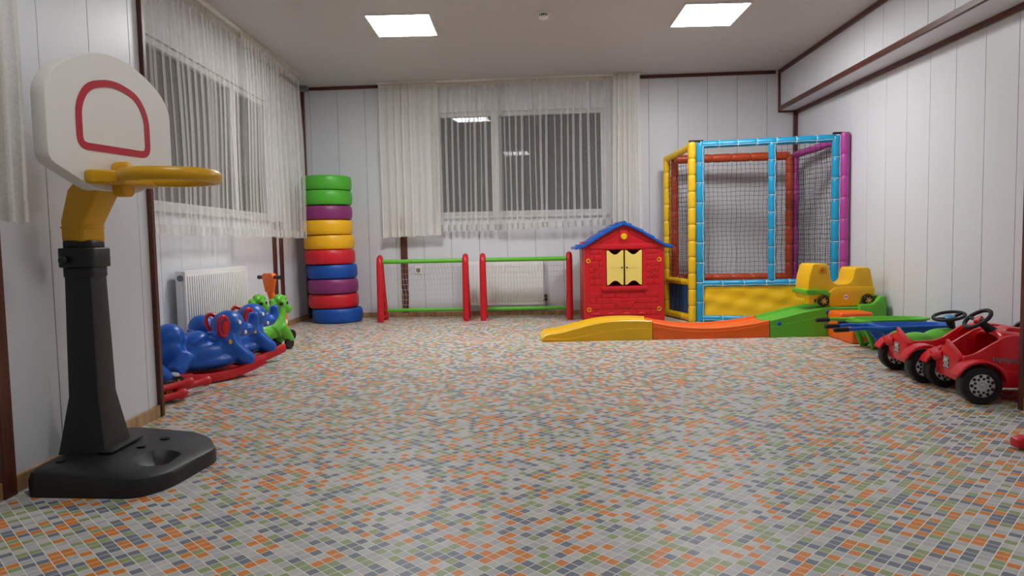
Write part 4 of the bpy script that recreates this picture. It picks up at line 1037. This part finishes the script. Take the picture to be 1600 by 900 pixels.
# green dragons
def dragon(label, x, y, rz):
    t = thing('ride_on_dragon', label, 'ride-on toy', (x, y, 0), rz, 'green ride-on dragons')
    g = G(); g.ell((-.05, 0, .16), (.15, .072, .07)); g.tube([(.0, 0, .16), (.07, 0, .22), (.10, 0, .30), (.10, 0, .36)], [.09, .085, .065, .06], 12)
    g.ell((.115, 0, .375), (.075, .065, .062)); g.tube([(.14, 0, .365), (.20, 0, .335), (.235, 0, .325)], [.05, .042, .034], 10); g.ell((.24, 0, .338), (.026, .03, .022))
    for s in (-1, 1): g.tube([(.06, s*.045, .2), (.14, s*.055, .11), (.19, s*.06, .06)], [.06, .05, .03], 10); g.tube([(-.12, s*.04, .16), (-.16, s*.055, .09)], [.055, .04], 10)
    R_ = random.Random(3)
    for k in range(10):
        a = k/9; g.ell((.155-.14*a, R_.uniform(-.035, .035), .43+.02*math.sin(PI*a)-.06*a*a), (.03, .028, .026), None, 8, 6)
    g.build('body', GREEN, t, remesh=.0075, sm=2)
    for s in (-1, 1):
        G().lathe([(.0, .004), (.012, .004), (.014, 0)], (.155, s*.056, .39), (.3, s, .15), 12).build('eye', RUBBER, t)
        G().tube([(.08, s*.05, .385), (.075, s*.072, .388)], [.014, .016], 8).build('ear_handle', BLACK, t)
    wheels(_ID, [(.14, -.06, .05), (-.14, -.06, .05), (.14, .09, .05), (-.14, .09, .05)], .05, .03, 'plain', par=t)
dragon('green ride-on dragon with curly crest, left one, behind the elephant trunk', -2.135, 5.60, AZ)
dragon('green ride-on dragon with its snout to the right, right one of two', -1.955, 5.56, AZ-.08)
for e_ in [o for o in bpy.data.objects if o.name.startswith('ride_on_dragon')]: e_.scale = (.9, .9, .97)

# orange scooter
def scooter():
    t = thing('toy_scooter', 'orange toy scooter with black handle grips and wheels', 'scooter', (-2.10, 6.12, 0), 1.0)
    G().box(-.22, .06, -.06, .06, .055, .085).build('deck', ORAN, t, bevel=.012)
    G().prism(smooth_poly([(-.065, .08), (.065, .08), (.055, .28), (-.055, .28)], .015, 3), .03, .075, 'x').build('front_plate', ORAN, t, bevel=.008)
    st = G(); st.tube([(.05, 0, .10), (-.01, 0, .30), (-.055, 0, .46)], [.035, .03, .032], 12); st.build('stem', ORAN, t)
    hd = G(); hd.prism(smooth_poly([(-.035, .44), (.035, .44), (.075, .58), (.06, .61), (-.06, .61), (-.075, .58)], .015, 3), -.085, -.03, 'x'); h = hd.build('head', ORAN, t, bevel=.012)
    for s in (-1, 1): G().tube([(-.058, s*.06, .575), (-.058, s*.13, .573), (-.058, s*.145, .573)], [.014, .018, .018], 10).build('grip', RUBBER, h)
    G().lathe([(.0, .003), (.022, .003), (.024, 0)], (.076, -.0, .16), (1, 0, 0), 16).build('badge', WHITE, t)
    for s in (-1,):
        G().lathe([(.0, .003), (.022, .003), (.024, 0)], (.05, -.062, .17), (0, -1, 0), 16).build('badge', WHITE, t)
    wheels(_ID, [(.09, -.06, .05), (.09, .09, .05), (-.20, .015, .05)], .05, .03, 'plain', par=t)
scooter()

# ------------------------------------------------------------------ things cut by the right edge
def red_rocker():
    t = thing('rocking_toy', 'red plastic rocker end poking in at the lower right edge', 'rocking toy', (2.125, 2.62, 0), .06)
    for s in (0, -.22):
        top = []; bot = []
        for i in range(13):
            u = -.21+.42*i/12; bot.append((u, .35*u*u*.6)); top.append((u, .35*u*u*.6+.048-.012*(i == 0)))
        G().prism(bot+top[::-1], s-.025, s+.025, 'y').build('rocker', RED, t, bevel=.008)
    G().box(.10, .19, -.22, .0, .02, .045).build('cross_plate', RED, t, bevel=.006)
red_rocker()
def third_toy():
    t = thing('ride_on_toy', 'dark steering wheel of a toy half hidden by the right wall corner', 'ride-on toy', (2.80, 3.78, 0))
    G(t).box(2.74, 2.90, 3.76, 3.86, .03, .14).build('body', REDCAR, t, bevel=.03, seg=3)
    wheels(t, [(2.78, 3.762, .03), (2.86, 3.762, .03), (2.78, 3.88, .03), (2.86, 3.88, .03)], .03, .02, 'plain')
    c_ = Vector((2.835, 3.80, .285)); n_ = Vector((-.75, -.45, .4)).normalized()
    s_ = G(t).ring(c_, n_, .055, .014, 24, 8).build('steering_wheel', RUBBER, t)
    G(t).tube([c_-n_*.01, Vector((2.83, 3.81, .13))], .014, 8).build('steering_column', RUBBER, t)
    G(t).lathe([(.02, 0), (.014, .015)], c_, n_, 10).build('steering_hub', GREYC, s_)
third_toy()
